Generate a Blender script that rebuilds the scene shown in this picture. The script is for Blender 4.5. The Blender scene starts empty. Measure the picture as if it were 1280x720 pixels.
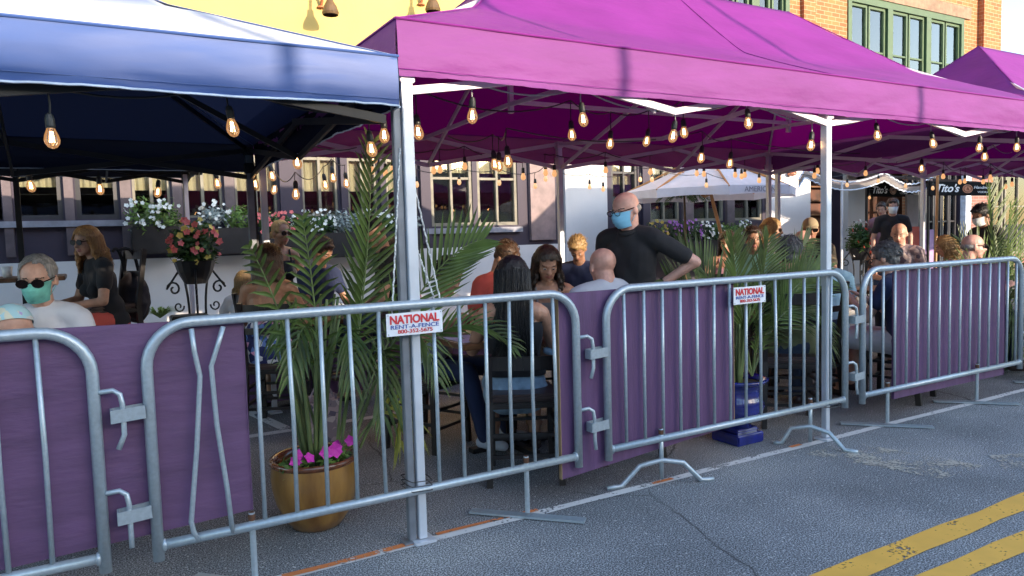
import bpy, bmesh, math, random
from mathutils import Vector, Matrix, noise
random.seed(7)
SC = bpy.context.scene
COL = SC.collection
RAD = math.radians
# ------------------------------------------------------------------ camera
CF, YAW, PIT, ROL, CH = 916.4, .5249, -.071, -.0286, 1.379
_F = Vector((math.sin(YAW)*math.cos(PIT), math.cos(YAW)*math.cos(PIT), math.sin(PIT)))
_R0 = Vector((math.cos(YAW), -math.sin(YAW), 0)); _U0 = _R0.cross(_F)
_R = math.cos(ROL)*_R0 + math.sin(ROL)*_U0
_U = -math.sin(ROL)*_R0 + math.cos(ROL)*_U0
CAMP = Vector((0, 0, CH))
cd = bpy.data.cameras.new('camera'); cam = bpy.data.objects.new('camera', cd); COL.objects.link(cam)
cd.sensor_width = 36; cd.lens = CF/1280*36; cd.clip_end = 2000; cd.clip_start = .05
cam.matrix_world = Matrix(((_R.x, _U.x, -_F.x, 0), (_R.y, _U.y, -_F.y, 0), (_R.z, _U.z, -_F.z, CH), (0, 0, 0, 1)))
SC.camera = cam
def at(px, py, Y=None, z=None, d=None):
    v = _F + _R*((px-640)/CF) - _U*((py-360)/CF)
    if Y is not None: t = Y/v.y
    elif z is not None: t = (z-CH)/v.z
    else: t = d
    return CAMP + v*t
# ------------------------------------------------------------------ light
SUND = Vector((.35, -1, .222)).normalized()
w = bpy.data.worlds.new('World'); SC.world = w; w.use_nodes = True
nt = w.node_tree; bg = nt.nodes['Background']
sky = nt.nodes.new('ShaderNodeTexSky'); sky.sky_type = 'NISHITA'; sky.sun_disc = False
sky.sun_elevation = math.asin(SUND.z); sky.sun_rotation = math.atan2(SUND.x, SUND.y)
sky.air_density = 1.0; sky.dust_density = .9; sky.ozone_density = 1.6
nt.links.new(sky.outputs[0], bg.inputs[0]); bg.inputs[1].default_value = .15
sl = bpy.data.lights.new('sun', 'SUN'); sl.energy = 2.0; sl.angle = RAD(.5); sl.color = (1, .82, .62)
so = bpy.data.objects.new('sun', sl); COL.objects.link(so); so.location = (0, -5, 12)
so.rotation_euler = SUND.to_track_quat('Z', 'Y').to_euler()
SC.view_settings.view_transform = 'Standard'; SC.view_settings.look = 'None'
SC.view_settings.exposure = 2.15; SC.view_settings.gamma = 1
SC.view_settings.use_curve_mapping = False
SC.render.engine = 'CYCLES'
SC.cycles.max_bounces = 8; SC.cycles.transparent_max_bounces = 16; SC.cycles.transmission_bounces = 6

# ------------------------------------------------------------------ materials
def srgb(r, g, b):
    f = lambda c: (c/255/12.92) if c/255 <= .04045 else ((c/255+.055)/1.055)**2.4
    return (f(r), f(g), f(b))
def mat(name, col, rough=.6, metal=0, var=.12, scale=8, bump=0, bscale=60, spec=None, trans=0, sheen=0, stretch=None, coat=0, col2=None):
    m = bpy.data.materials.new(name); m.use_nodes = True
    n = m.node_tree.nodes; l = m.node_tree.links; b = n['Principled BSDF']
    b.inputs['Roughness'].default_value = rough; b.inputs['Metallic'].default_value = metal
    if spec is not None: b.inputs['Specular IOR Level'].default_value = spec
    if sheen: b.inputs['Sheen Weight'].default_value = sheen
    if coat: b.inputs['Coat Weight'].default_value = coat; b.inputs['Coat Roughness'].default_value = .12
    tc = n.new('ShaderNodeTexCoord'); mp = n.new('ShaderNodeMapping')
    l.new(tc.outputs['Object'], mp.inputs[0])
    if stretch: mp.inputs['Scale'].default_value = stretch
    nz = n.new('ShaderNodeTexNoise'); nz.inputs['Scale'].default_value = scale; nz.inputs['Detail'].default_value = 6
    l.new(mp.outputs[0], nz.inputs[0])
    mx = n.new('ShaderNodeMix'); mx.data_type = 'RGBA'
    c2 = col2 or tuple(min(1, c*(1+var*2)) for c in col)
    c1 = tuple(max(0, c*(1-var*2)) for c in col) if not col2 else col
    mx.inputs['A'].default_value = (*c1, 1); mx.inputs['B'].default_value = (*c2, 1)
    cr = n.new('ShaderNodeMapRange'); cr.inputs[1].default_value = .3; cr.inputs[2].default_value = .7
    l.new(nz.outputs[0], cr.inputs[0]); l.new(cr.outputs[0], mx.inputs['Factor'])
    l.new(mx.outputs['Result'], b.inputs['Base Color'])
    if bump:
        n2 = n.new('ShaderNodeTexNoise'); n2.inputs['Scale'].default_value = bscale; n2.inputs['Detail'].default_value = 5
        l.new(mp.outputs[0], n2.inputs[0])
        bp = n.new('ShaderNodeBump'); bp.inputs['Strength'].default_value = bump; bp.inputs['Distance'].default_value = .01
        l.new(n2.outputs[0], bp.inputs['Height']); l.new(bp.outputs[0], b.inputs['Normal'])
    if trans:
        tr = n.new('ShaderNodeBsdfTranslucent'); ms = n.new('ShaderNodeMixShader'); ms.inputs[0].default_value = trans
        l.new(mx.outputs['Result'], tr.inputs[0])
        out = n['Material Output']; l.new(b.outputs[0], ms.inputs[1]); l.new(tr.outputs[0], ms.inputs[2]); l.new(ms.outputs[0], out.inputs[0])
    return m
def emit(name, col, s, base=(.8, .6, .3)):
    m = bpy.data.materials.new(name); m.use_nodes = True; b = m.node_tree.nodes['Principled BSDF']
    b.inputs['Base Color'].default_value = (*base, 1); b.inputs['Emission Color'].default_value = (*col, 1)
    b.inputs['Emission Strength'].default_value = s
    return m
def glass(name, tint=(1, 1, 1), refl=.5, glow=None):
    m = bpy.data.materials.new(name); m.use_nodes = True; n = m.node_tree.nodes; l = m.node_tree.links
    n.remove(n['Principled BSDF']); out = n['Material Output']
    t = n.new('ShaderNodeBsdfTransparent'); t.inputs[0].default_value = (*tint, 1)
    g = n.new('ShaderNodeBsdfGlossy'); g.inputs['Roughness'].default_value = .02
    fr = n.new('ShaderNodeFresnel'); fr.inputs[0].default_value = 1.5
    mr = n.new('ShaderNodeMath'); mr.operation = 'MULTIPLY'; mr.inputs[1].default_value = refl*2
    l.new(fr.outputs[0], mr.inputs[0]); ms = n.new('ShaderNodeMixShader')
    l.new(mr.outputs[0], ms.inputs[0]); l.new(t.outputs[0], ms.inputs[1]); l.new(g.outputs[0], ms.inputs[2])
    last = ms.outputs[0]
    if glow:
        e = n.new('ShaderNodeEmission'); e.inputs[0].default_value = (*glow[:3], 1); e.inputs[1].default_value = glow[3]
        a = n.new('ShaderNodeAddShader'); l.new(last, a.inputs[0]); l.new(e.outputs[0], a.inputs[1]); last = a.outputs[0]
    l.new(last, out.inputs[0])
    return m
def asphalt():
    m = bpy.data.materials.new('asphalt'); m.use_nodes = True; n = m.node_tree.nodes; l = m.node_tree.links
    b = n['Principled BSDF']; b.inputs['Roughness'].default_value = .85
    tc = n.new('ShaderNodeTexCoord')
    def N(s, d=4, t='ShaderNodeTexNoise'):
        x = n.new(t); x.inputs['Scale'].default_value = s
        if 'Detail' in x.inputs: x.inputs['Detail'].default_value = d
        l.new(tc.outputs['Object'], x.inputs[0]); return x
    def ramp(src, stops):
        r = n.new('ShaderNodeValToRGB'); l.new(src, r.inputs[0])
        e = r.color_ramp.elements
        e[0].position, e[0].color = stops[0][0], (*stops[0][1], 1)
        e[1].position, e[1].color = stops[-1][0], (*stops[-1][1], 1)
        for p, c in stops[1:-1]:
            k = e.new(p); k.color = (*c, 1)
        return r
    base = ramp(N(1.1, 8).outputs[0], [(.3, (.145, .150, .155)), (.52, (.215, .220, .225)), (.72, (.31, .305, .295))])
    grain = ramp(N(150, 4).outputs[0], [(.38, (.18, .18, .18)), (.50, (.85, .85, .85)), (.63, (2.2, 2.2, 2.25))])
    mx = n.new('ShaderNodeMix'); mx.data_type = 'RGBA'; mx.blend_type = 'MULTIPLY'; mx.inputs['Factor'].default_value = 1
    l.new(base.outputs[0], mx.inputs['A']); l.new(grain.outputs[0], mx.inputs['B'])
    vo = N(48, 0, 'ShaderNodeTexVoronoi'); sp = ramp(vo.outputs['Distance'], [(.0, (1, 1, 1)), (.30, (0, 0, 0))])
    pick = ramp(N(40, 2).outputs[0], [(.50, (0, 0, 0)), (.60, (1, 1, 1))])
    mm = n.new('ShaderNodeMath'); mm.operation = 'MULTIPLY'; l.new(sp.outputs[0], mm.inputs[0]); l.new(pick.outputs[0], mm.inputs[1])
    m2 = n.new('ShaderNodeMix'); m2.data_type = 'RGBA'; l.new(mm.outputs[0], m2.inputs['Factor'])
    l.new(mx.outputs['Result'], m2.inputs['A']); m2.inputs['B'].default_value = (.85, .82, .78, 1)
    # cracks
    wv = N(.9, 6); vm = n.new('ShaderNodeVectorMath'); vm.operation = 'ADD'
    sc = n.new('ShaderNodeVectorMath'); sc.operation = 'SCALE'; sc.inputs['Scale'].default_value = .5
    l.new(wv.outputs['Color'], sc.inputs[0]); l.new(tc.outputs['Object'], vm.inputs[0]); l.new(sc.outputs[0], vm.inputs[1])
    vc = n.new('ShaderNodeTexVoronoi'); vc.feature = 'DISTANCE_TO_EDGE'; vc.inputs['Scale'].default_value = .42
    l.new(vm.outputs[0], vc.inputs[0])
    ck = ramp(vc.outputs['Distance'], [(.0, (1, 1, 1)), (.0045, (0, 0, 0))])
    gate = ramp(N(1.6, 3).outputs[0], [(.44, (0, 0, 0)), (.56, (.85, .85, .85))])
    mc = n.new('ShaderNodeMath'); mc.operation = 'MULTIPLY'; l.new(ck.outputs[0], mc.inputs[0]); l.new(gate.outputs[0], mc.inputs[1])
    m3 = n.new('ShaderNodeMix'); m3.data_type = 'RGBA'; l.new(mc.outputs[0], m3.inputs['Factor'])
    l.new(m2.outputs['Result'], m3.inputs['A']); m3.inputs['B'].default_value = (.02, .02, .02, 1)
    l.new(m3.outputs['Result'], b.inputs['Base Color'])
    bp = n.new('ShaderNodeBump'); bp.inputs['Strength'].default_value = .4; bp.inputs['Distance'].default_value = .004
    l.new(N(260, 4).outputs[0], bp.inputs['Height']); l.new(bp.outputs[0], b.inputs['Normal'])
    return m
def paint(name, col, wear=.5):
    m = bpy.data.materials.new(name); m.use_nodes = True; n = m.node_tree.nodes; l = m.node_tree.links
    b = n['Principled BSDF']; b.inputs['Roughness'].default_value = .7
    tc = n.new('ShaderNodeTexCoord'); a = n.new('ShaderNodeTexNoise'); a.inputs['Scale'].default_value = 60; a.inputs['Detail'].default_value = 8
    c = n.new('ShaderNodeTexNoise'); c.inputs['Scale'].default_value = 5; c.inputs['Detail'].default_value = 3
    l.new(tc.outputs['Object'], a.inputs[0]); l.new(tc.outputs['Object'], c.inputs[0])
    s = n.new('ShaderNodeMath'); s.operation = 'ADD'; l.new(a.outputs[0], s.inputs[0]); l.new(c.outputs[0], s.inputs[1])
    r = n.new('ShaderNodeMapRange'); r.inputs[1].default_value = .8+.4*wear*.5; r.inputs[2].default_value = .86+.4*wear*.5
    r.inputs[3].default_value = 0; r.inputs[4].default_value = 1; l.new(s.outputs[0], r.inputs[0])
    # transparent where worn
    t = n.new('ShaderNodeBsdfTransparent'); ms = n.new('ShaderNodeMixShader')
    r2 = n.new('ShaderNodeMapRange'); r2.inputs[1].default_value = 1.12-.3*wear; r2.inputs[2].default_value = 1.22-.3*wear
    l.new(s.outputs[0], r2.inputs[0])
    mx = n.new('ShaderNodeMix'); mx.data_type = 'RGBA'; l.new(c.outputs[0], mx.inputs['Factor'])
    mx.inputs['A'].default_value = (*[x*.75 for x in col], 1); mx.inputs['B'].default_value = (*[min(1, x*1.15) for x in col], 1)
    l.new(mx.outputs['Result'], b.inputs['Base Color'])
    l.new(r2.outputs[0], ms.inputs[0]); l.new(b.outputs[0], ms.inputs[1]); l.new(t.outputs[0], ms.inputs[2]); l.new(ms.outputs[0], n['Material Output'].inputs[0])
    return m
def brick(name, c1, c2, mortar, bw=.22, bh=.075):
    m = bpy.data.materials.new(name); m.use_nodes = True; n = m.node_tree.nodes; l = m.node_tree.links
    b = n['Principled BSDF']; b.inputs['Roughness'].default_value = .85
    tc = n.new('ShaderNodeTexCoord'); sx = n.new('ShaderNodeSeparateXYZ'); cx = n.new('ShaderNodeCombineXYZ')
    ad = n.new('ShaderNodeMath'); ad.operation = 'ADD'
    l.new(tc.outputs['Object'], sx.inputs[0]); l.new(sx.outputs[0], ad.inputs[0]); l.new(sx.outputs[1], ad.inputs[1])
    l.new(ad.outputs[0], cx.inputs[0]); l.new(sx.outputs[2], cx.inputs[1])
    t = n.new('ShaderNodeTexBrick'); t.inputs['Scale'].default_value = 1; t.inputs['Brick Width'].default_value = bw
    t.inputs['Row Height'].default_value = bh; t.inputs['Mortar Size'].default_value = .006; t.inputs['Bias'].default_value = 0
    t.inputs['Color1'].default_value = (*c1, 1); t.inputs['Color2'].default_value = (*c2, 1); t.inputs['Mortar'].default_value = (*mortar, 1)
    l.new(cx.outputs[0], t.inputs[0]); l.new(t.outputs[0], b.inputs['Base Color'])
    bp = n.new('ShaderNodeBump'); bp.inputs['Strength'].default_value = .6; bp.inputs['Distance'].default_value = .01; bp.invert = True
    l.new(t.outputs['Fac'], bp.inputs['Height']); l.new(bp.outputs[0], b.inputs['Normal'])
    return m
def pattern_yellow():
    m = bpy.data.materials.new('painted_pattern'); m.use_nodes = True; n = m.node_tree.nodes; l = m.node_tree.links
    b = n['Principled BSDF']; b.inputs['Roughness'].default_value = .7
    tc = n.new('ShaderNodeTexCoord'); v = n.new('ShaderNodeTexVoronoi'); v.inputs['Scale'].default_value = 2.6; v.inputs['Randomness'].default_value = .35
    l.new(tc.outputs['Object'], v.inputs[0]); mu = n.new('ShaderNodeMath'); mu.operation = 'MULTIPLY'; mu.inputs[1].default_value = 34
    sn = n.new('ShaderNodeMath'); sn.operation = 'SINE'; l.new(v.outputs['Distance'], mu.inputs[0]); l.new(mu.outputs[0], sn.inputs[0])
    mr = n.new('ShaderNodeMapRange'); mr.inputs[1].default_value = -.1; mr.inputs[2].default_value = .1; l.new(sn.outputs[0], mr.inputs[0])
    mx = n.new('ShaderNodeMix'); mx.data_type = 'RGBA'; l.new(mr.outputs[0], mx.inputs['Factor'])
    mx.inputs['A'].default_value = (.42, .29, .095, 1); mx.inputs['B'].default_value = (.48, .36, .14, 1)
    l.new(mx.outputs['Result'], b.inputs['Base Color'])
    return m
MT = {}
MT['asphalt'] = asphalt()
MT['conc'] = mat('sidewalk_concrete', (.30, .29, .27), .85, var=.12, scale=3, bump=.3, bscale=80)
MT['white_paint'] = paint('white_road_paint', (.70, .69, .67), .0)
MT['yellow_paint'] = paint('yellow_road_paint', (.88, .46, .07), -.1)
MT['orange_paint'] = paint('orange_spray_paint', (.70, .22, .07), .25)
MT['galv'] = mat('galvanised_steel', (.40, .46, .50), .36, .45, var=.05, scale=60, bump=.05, bscale=160)
MT['rust'] = mat('rusty_bolt', (.12, .055, .03), .8, .2, scale=60)
MT['alu'] = mat('tent_aluminium', (.62, .66, .72), .38, .35, var=.04, scale=10)
MT['alu_dark'] = mat('tent_leg_inner', (.20, .22, .25), .5, .4)
MT['frame_lilac'] = mat('tent_truss_steel', (.62, .56, .62), .5, .1, var=.04)
MT['black_steel'] = mat('black_powder_steel', (.015, .015, .017), .45, .2)
def shaded_underside(m, col):  # same cloth both sides; underside shade is put into the backface colour
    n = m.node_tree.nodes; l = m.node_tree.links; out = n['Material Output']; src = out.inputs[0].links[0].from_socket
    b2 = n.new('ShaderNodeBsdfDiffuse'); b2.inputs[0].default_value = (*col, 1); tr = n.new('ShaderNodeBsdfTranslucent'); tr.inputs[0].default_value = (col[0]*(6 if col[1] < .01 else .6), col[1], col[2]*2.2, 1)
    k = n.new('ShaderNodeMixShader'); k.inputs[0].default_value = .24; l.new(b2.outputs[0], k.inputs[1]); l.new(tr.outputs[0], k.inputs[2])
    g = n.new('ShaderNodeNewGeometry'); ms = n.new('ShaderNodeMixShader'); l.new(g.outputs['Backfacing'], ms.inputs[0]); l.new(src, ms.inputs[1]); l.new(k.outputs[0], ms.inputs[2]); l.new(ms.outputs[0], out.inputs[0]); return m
MT['purple'] = shaded_underside(mat('purple_canopy_nylon', (.19, .022, .185), .6, var=.05, scale=2, bump=.45, bscale=10, spec=.18, stretch=(1, 1, 3)), (.034, .002, .070))
MT['blue'] = shaded_underside(mat('blue_canopy_nylon', (.014, .060, .24), .55, var=.05, scale=2, bump=.14, bscale=10, sheen=.9, spec=.6, stretch=(.6, .6, 3)), (.020, .021, .030))
MT['purple_valance'] = mat('purple_valance_nylon', (.215, .052, .225), .6, var=.05, scale=2, bump=.45, bscale=10, spec=.18, stretch=(1, 1, 3), trans=.18)
MT['navy_under'] = mat('navy_canopy_lining', (.035, .04, .07), .6, var=.05, bump=.15, bscale=9)
MT['white_trim'] = mat('white_trim', (.6, .68, .8), .6)
def plywood():
    m = mat('purple_painted_plywood', (.115, .056, .132), .6, var=.09, scale=3.5, bump=.3, bscale=11, stretch=(1, 1, 4))
    return m
MT['ply'] = plywood()
MT['ply2'] = mat('purple_painted_board', (.105, .050, .128), .62, var=.10, scale=3, bump=.25, bscale=30, stretch=(8, 8, .6))
MT['ply_edge'] = mat('raw_plywood_edge', (.30, .20, .11), .8)
MT['wall_purple'] = mat('aubergine_wall_paint', (.034, .024, .044), .65, var=.05, scale=3, bump=.1)
MT['wall_white'] = mat('off_white_wall_paint', (.62, .60, .60), .7, var=.03, scale=2, bump=.1, bscale=30)
MT['wall_yellow'] = mat('ochre_yellow_wall_paint', (.46, .33, .10), .7, var=.03, scale=2, bump=.15, bscale=30)
MT['ypat'] = pattern_yellow()
MT['frame_dark'] = mat('dark_window_frame', (.022, .021, .027), .5)
MT['frame_cream'] = mat('cream_window_frame', (.17, .155, .12), .6)
MT['frame_green'] = mat('green_window_frame', (.040, .085, .040), .55, var=.06)
MT['blind'] = mat('beige_roller_blind', (.55, .46, .29), .8, var=.06, scale=1.5)
MT['curtain'] = mat('grey_net_curtain', (.50, .52, .52), .8, var=.1, scale=9, stretch=(5, 5, .4))
MT['interior'] = mat('dark_interior', (.05, .045, .045), .8)
MT['bar_int'] = mat('dim_bar_interior', (.10, .035, .02), .7, var=.3, scale=4)
MT['brick_o'] = brick('orange_brick', (.40, .14, .05), (.29, .085, .032), (.42, .30, .19), .24, .085)
MT['brick_r'] = brick('red_brick', (.30, .12, .09), (.24, .10, .08), (.30, .26, .24))
MT['stone'] = mat('brown_lintel_stone', (.20, .13, .09), .8, var=.15)
MT['glass'] = glass('window_glass', (.82, .85, .85), .9)
MT['glass_up'] = glass('upper_window_glass', (.8, .85, .87), 1.6)
MT['bulb_glass'] = glass('bulb_glass', (1, .90, .80), .6, (1, .50, .20, .03))
MT['filament'] = emit('glowing_filament', (1, .60, .28), 4.5)
MT['bulb_far'] = emit('lit_bulb', (1, .50, .20), .2, (.7, .45, .25))
MT['socket'] = mat('black_socket', (.02, .022, .022), .45)
MT['cable'] = mat('black_cable', (.012, .012, .013), .5)
MT['cable_w'] = mat('pale_cable', (.35, .36, .36), .5)
MT['rope'] = mat('white_rope', (.6, .6, .58), .8, var=.3, scale=90)
MT['blackwood'] = mat('black_painted_wood', (.018, .015, .015), .35, var=.2, scale=12)
MT['tablewood'] = mat('brown_table_wood', (.16, .075, .035), .35, var=.25, scale=4, stretch=(1, 9, 1))
MT['seatpad'] = mat('dark_vinyl_seat', (.05, .03, .03), .35)
MT['palm'] = mat('palm_leaf', (.080, .125, .028), .45, var=.35, scale=5, trans=.25)
MT['palm_y'] = mat('yellowing_palm_leaf', (.25, .26, .04), .5, var=.3, trans=.25)
MT['palm_stem'] = mat('palm_stem', (.13, .17, .06), .5, var=.25, scale=14, stretch=(1, 1, .3))
MT['leaf'] = mat('bush_leaf', (.045, .10, .025), .55, var=.4, scale=6, trans=.2)
MT['leaf_l'] = mat('light_bush_leaf', (.13, .22, .045), .55, var=.3, scale=6, trans=.2)
MT['leaf_s'] = mat('silver_leaf', (.26, .31, .30), .7, var=.2)
MT['soil'] = mat('potting_soil', (.035, .022, .015), .95, bump=.8, bscale=50)
MT['f_mag'] = mat('magenta_petal', (.62, .03, .40), .6, var=.1)
MT['f_pink'] = mat('coral_petal', (.75, .16, .15), .6, var=.2)
MT['f_white'] = mat('white_petal', (.75, .76, .70), .6, var=.05)
MT['f_violet'] = mat('violet_petal', (.35, .12, .45), .6, var=.2)
MT['f_yel'] = mat('yellow_petal', (.7, .55, .12), .6, var=.1)
MT['f_red'] = mat('red_petal', (.55, .06, .03), .6, var=.2)
def amber():
    m = mat('amber_glazed_ceramic', (.15, .062, .012), .3, var=.35, scale=7, bump=.15, bscale=8, coat=.5, col2=(.40, .21, .05), stretch=(1.6, 1.6, .4))
    return m
MT['amber'] = amber()
MT['amber_rim'] = mat('rust_brown_glaze', (.17, .055, .02), .2, coat=.8, var=.3)
MT['cobalt'] = mat('cobalt_glazed_ceramic', (.012, .020, .19), .14, var=.25, scale=9, coat=1)
MT['sign_white'] = mat('white_sign_plastic', (.78, .80, .84), .4, var=.03)
MT['t_red'] = mat('red_lettering', (.62, .03, .04), .5, var=.03)
MT['t_blue'] = mat('blue_lettering', (.04, .10, .38), .5, var=.03)
MT['t_white'] = mat('white_lettering', (.8, .8, .8), .5, var=.02)
MT['t_grey'] = mat('grey_lettering', (.30, .28, .33), .6, var=.02)
MT['copper'] = mat('copper_badge', (.42, .14, .06), .5)
MT['umb'] = mat('off_white_umbrella_cloth', (.80, .78, .84), .75, var=.03, trans=.2)
MT['grey_cloth'] = mat('taupe_awning_cloth', (.20, .18, .17), .8, trans=.1)
MT['black_cloth'] = mat('black_awning_vinyl', (.008, .008, .009), .9, spec=.1)
MT['umbwood'] = mat('varnished_umbrella_pole', (.45, .20, .06), .4, var=.1)
MT['white_cloth'] = mat('white_cloth', (.75, .74, .74), .8, var=.03)
MT['ceramic'] = mat('white_crockery', (.75, .74, .72), .3, var=.02)
MT['cup_glass'] = glass('drinking_glass', (.92, .93, .93), .9)
MT['opp'] = mat('far_facade_render', (.45, .38, .30), .8, var=.1, scale=.8)

# ------------------------------------------------------------------ mesh helper
def tag(o, label=None, cat=None, group=None, kind=None):
    if label: o['label'] = label
    if cat: o['category'] = cat
    if group: o['group'] = group
    if kind: o['kind'] = kind
    return o
def empty(name, loc, label, cat, group=None, rz=0):
    o = bpy.data.objects.new(name, None); o.location = loc; o.rotation_euler = (0, 0, rz)
    o.empty_display_size = .1; COL.objects.link(o); return tag(o, label, cat, group)
def link(name, me, m, parent=None, loc=None, world=False, smooth=False):
    if smooth:
        for p in me.polygons: p.use_smooth = True
    if m is not None and not me.materials:
        for k in (m if isinstance(m, (list, tuple)) else [m]): me.materials.append(k)
    o = bpy.data.objects.new(name, me); COL.objects.link(o)
    if parent is not None:
        o.parent = parent
    if loc is not None: o.location = loc
    return o
def worldloc(p):
    v = Vector((0, 0, 0))
    while p is not None:
        v += p.location; p = p.parent
    return v
class MB:
    def __init__(s): s.bm = bmesh.new(); s.mi = 0
    def _f(s, vs):
        try:
            f = s.bm.faces.new(vs); f.material_index = s.mi; return f
        except ValueError: return None
    def quad(s, a, b, c, d): return s._f([s.bm.verts.new(p) for p in (a, b, c, d)])
    def poly(s, pts): return s._f([s.bm.verts.new(p) for p in pts])
    def box(s, x0, x1, y0, y1, z0, z1, bev=0):
        v = [s.bm.verts.new(p) for p in ((x0, y0, z0), (x1, y0, z0), (x1, y1, z0), (x0, y1, z0), (x0, y0, z1), (x1, y0, z1), (x1, y1, z1), (x0, y1, z1))]
        fs = [s._f([v[i] for i in q]) for q in ((3, 2, 1, 0), (4, 5, 6, 7), (0, 1, 5, 4), (1, 2, 6, 5), (2, 3, 7, 6), (3, 0, 4, 7))]
        if bev:
            es = list({e for f in fs for e in f.edges})
            bmesh.ops.bevel(s.bm, geom=es, offset=bev, segments=2, affect='EDGES', clamp_overlap=True)
        return s
    def bar(s, p, q, w, h=None, up=(0, 0, 1)):
        """rectangular bar from p to q, w across, h along up"""
        h = h or w; p = Vector(p); q = Vector(q); d = (q-p).normalized(); up = Vector(up)
        if abs(d.dot(up)) > .95: up = Vector((0, 1, 0))
        a = d.cross(up).normalized(); b = a.cross(d).normalized()
        r = [[s.bm.verts.new(c+a*i*w/2+b*j*h/2) for i, j in ((-1, -1), (1, -1), (1, 1), (-1, 1))] for c in (p, q)]
        for k in range(4): s._f([r[0][k], r[0][(k+1) % 4], r[1][(k+1) % 4], r[1][k]])
        s._f(r[0][::-1]); s._f(r[1]); return s
    def tube(s, pts, r, n=8, cap=True):
        pts = [Vector(p) for p in pts]; R = r if isinstance(r, (list, tuple)) else [r]*len(pts)
        prev = None; rings = []
        for i, p in enumerate(pts):
            d = (pts[min(i+1, len(pts)-1)]-pts[max(i-1, 0)])
            if d.length < 1e-7: d = Vector((0, 0, 1))
            d.normalize()
            if prev is None:
                a = d.cross(Vector((0, 0, 1)))
                if a.length < .05: a = d.cross(Vector((0, 1, 0)))
            else: a = prev - d*prev.dot(d)
            a.normalize(); prev = a; b = d.cross(a)
            rings.append([s.bm.verts.new(p+(a*math.cos(t*2*math.pi/n)+b*math.sin(t*2*math.pi/n))*R[i]) for t in range(n)])
        for i in range(len(rings)-1):
            for k in range(n): s._f([rings[i][k], rings[i][(k+1) % n], rings[i+1][(k+1) % n], rings[i+1][k]])
        if cap: s._f(rings[0][::-1]); s._f(rings[-1])
        return s
    def lathe(s, prof, c=(0, 0, 0), n=24, capb=True, capt=False):
        c = Vector(c); rings = []
        for r, z in prof:
            rings.append([s.bm.verts.new(c+Vector((r*math.cos(2*math.pi*k/n), r*math.sin(2*math.pi*k/n), z))) for k in range(n)])
        for i in range(len(rings)-1):
            for k in range(n): s._f([rings[i][k], rings[i][(k+1) % n], rings[i+1][(k+1) % n], rings[i+1][k]])
        if capb: s._f(rings[0][::-1])
        if capt: s._f(rings[-1])
        return s
    def ell(s, c, r, M=None, n=14, m=9):
        c = Vector(c); rows = []
        for j in range(m+1):
            t = math.pi*j/m; row = []
            for k in range(n if 0 < j < m else 1):
                a = 2*math.pi*k/n
                v = Vector((r[0]*math.sin(t)*math.cos(a), r[1]*math.sin(t)*math.sin(a), r[2]*math.cos(t)))
                if M is not None: v = M @ v
                row.append(s.bm.verts.new(c+v))
            rows.append(row)
        for j in range(m):
            A, B = rows[j], rows[j+1]
            for k in range(n):
                if j == 0: s._f([A[0], B[k], B[(k+1) % n]])
                elif j == m-1: s._f([A[k], B[0], A[(k+1) % n]])
                else: s._f([A[k], B[k], B[(k+1) % n], A[(k+1) % n]])
        return s
    def grid(s, fn, nu, nv):
        g = [[s.bm.verts.new(fn(i/nu, j/nv)) for j in range(nv+1)] for i in range(nu+1)]
        for i in range(nu):
            for j in range(nv): s._f([g[i][j], g[i+1][j], g[i+1][j+1], g[i][j+1]])
        return s
    def mesh(s, name, off=None, flip=False):
        if off is not None:
            for v in s.bm.verts: v.co -= off
        me = bpy.data.meshes.new(name)
        s.bm.normal_update(); s.bm.to_mesh(me); s.bm.free(); return me
    def build(s, name, m, parent=None, smooth=False, local=False):
        off = None if (parent is None or local) else worldloc(parent)
        return link(name, s.mesh(name, off), m, parent, smooth=smooth)
    def thing(s, name, m, label, cat, group=None, base=None, smooth=False):
        """one-mesh thing, origin at its base"""
        if base is None:
            vs = s.bm.verts; xs = [v.co.x for v in vs]; ys = [v.co.y for v in vs]; zs = [v.co.z for v in vs]
            base = ((min(xs)+max(xs))/2, (min(ys)+max(ys))/2, min(zs))
        base = Vector(base)
        o = link(name, s.mesh(name, base), m, None, loc=base, smooth=smooth); return tag(o, label, cat, group)
def copytree(o, parent=None):
    c = o.copy(); COL.objects.link(c); c.parent = parent
    for ch in list(o.children): copytree(ch, c)
    return c
def bez(a, b, c, n=10):
    a, b, c = Vector(a), Vector(b), Vector(c)
    return [a*(1-t)**2+b*2*t*(1-t)+c*t*t for t in [i/n for i in range(n+1)]]
TMPS = bpy.data.scenes.new('scratch')
def evaluate(o):
    vl = TMPS.view_layers[0]; TMPS.collection.objects.link(o); vl.update()
    me = bpy.data.meshes.new_from_object(o.evaluated_get(vl.depsgraph)); bpy.data.objects.remove(o); return me
def text_mesh(body, size, ext=.002, shear=0, bold=0, spacing=1):
    cu = bpy.data.curves.new('text', 'FONT'); cu.body = body; cu.size = size; cu.extrude = ext; cu.shear = shear
    cu.offset = bold; cu.align_x = 'CENTER'; cu.align_y = 'CENTER'; cu.space_character = spacing
    o = bpy.data.objects.new('text', cu); return evaluate(o)
def lettering(body, size, centre, m, parent, width=None, shear=0, bold=0, name='lettering', normal=(0, -1, 0)):
    me = text_mesh(body, size, .0015, shear, bold)
    if width:
        xs = [v.co.x for v in me.vertices]; wd = max(xs)-min(xs); cx = (max(xs)+min(xs))/2
        for v in me.vertices: v.co.x = (v.co.x-cx)*width/wd
    nrm = Vector(normal).normalized(); zz = Vector((0, 0, 1)); xx = zz.cross(nrm).normalized()
    for v in me.vertices: v.co = xx*v.co.x + zz*v.co.y + nrm*v.co.z + Vector(centre) - worldloc(parent)
    return link(name, me, m, parent)
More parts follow.
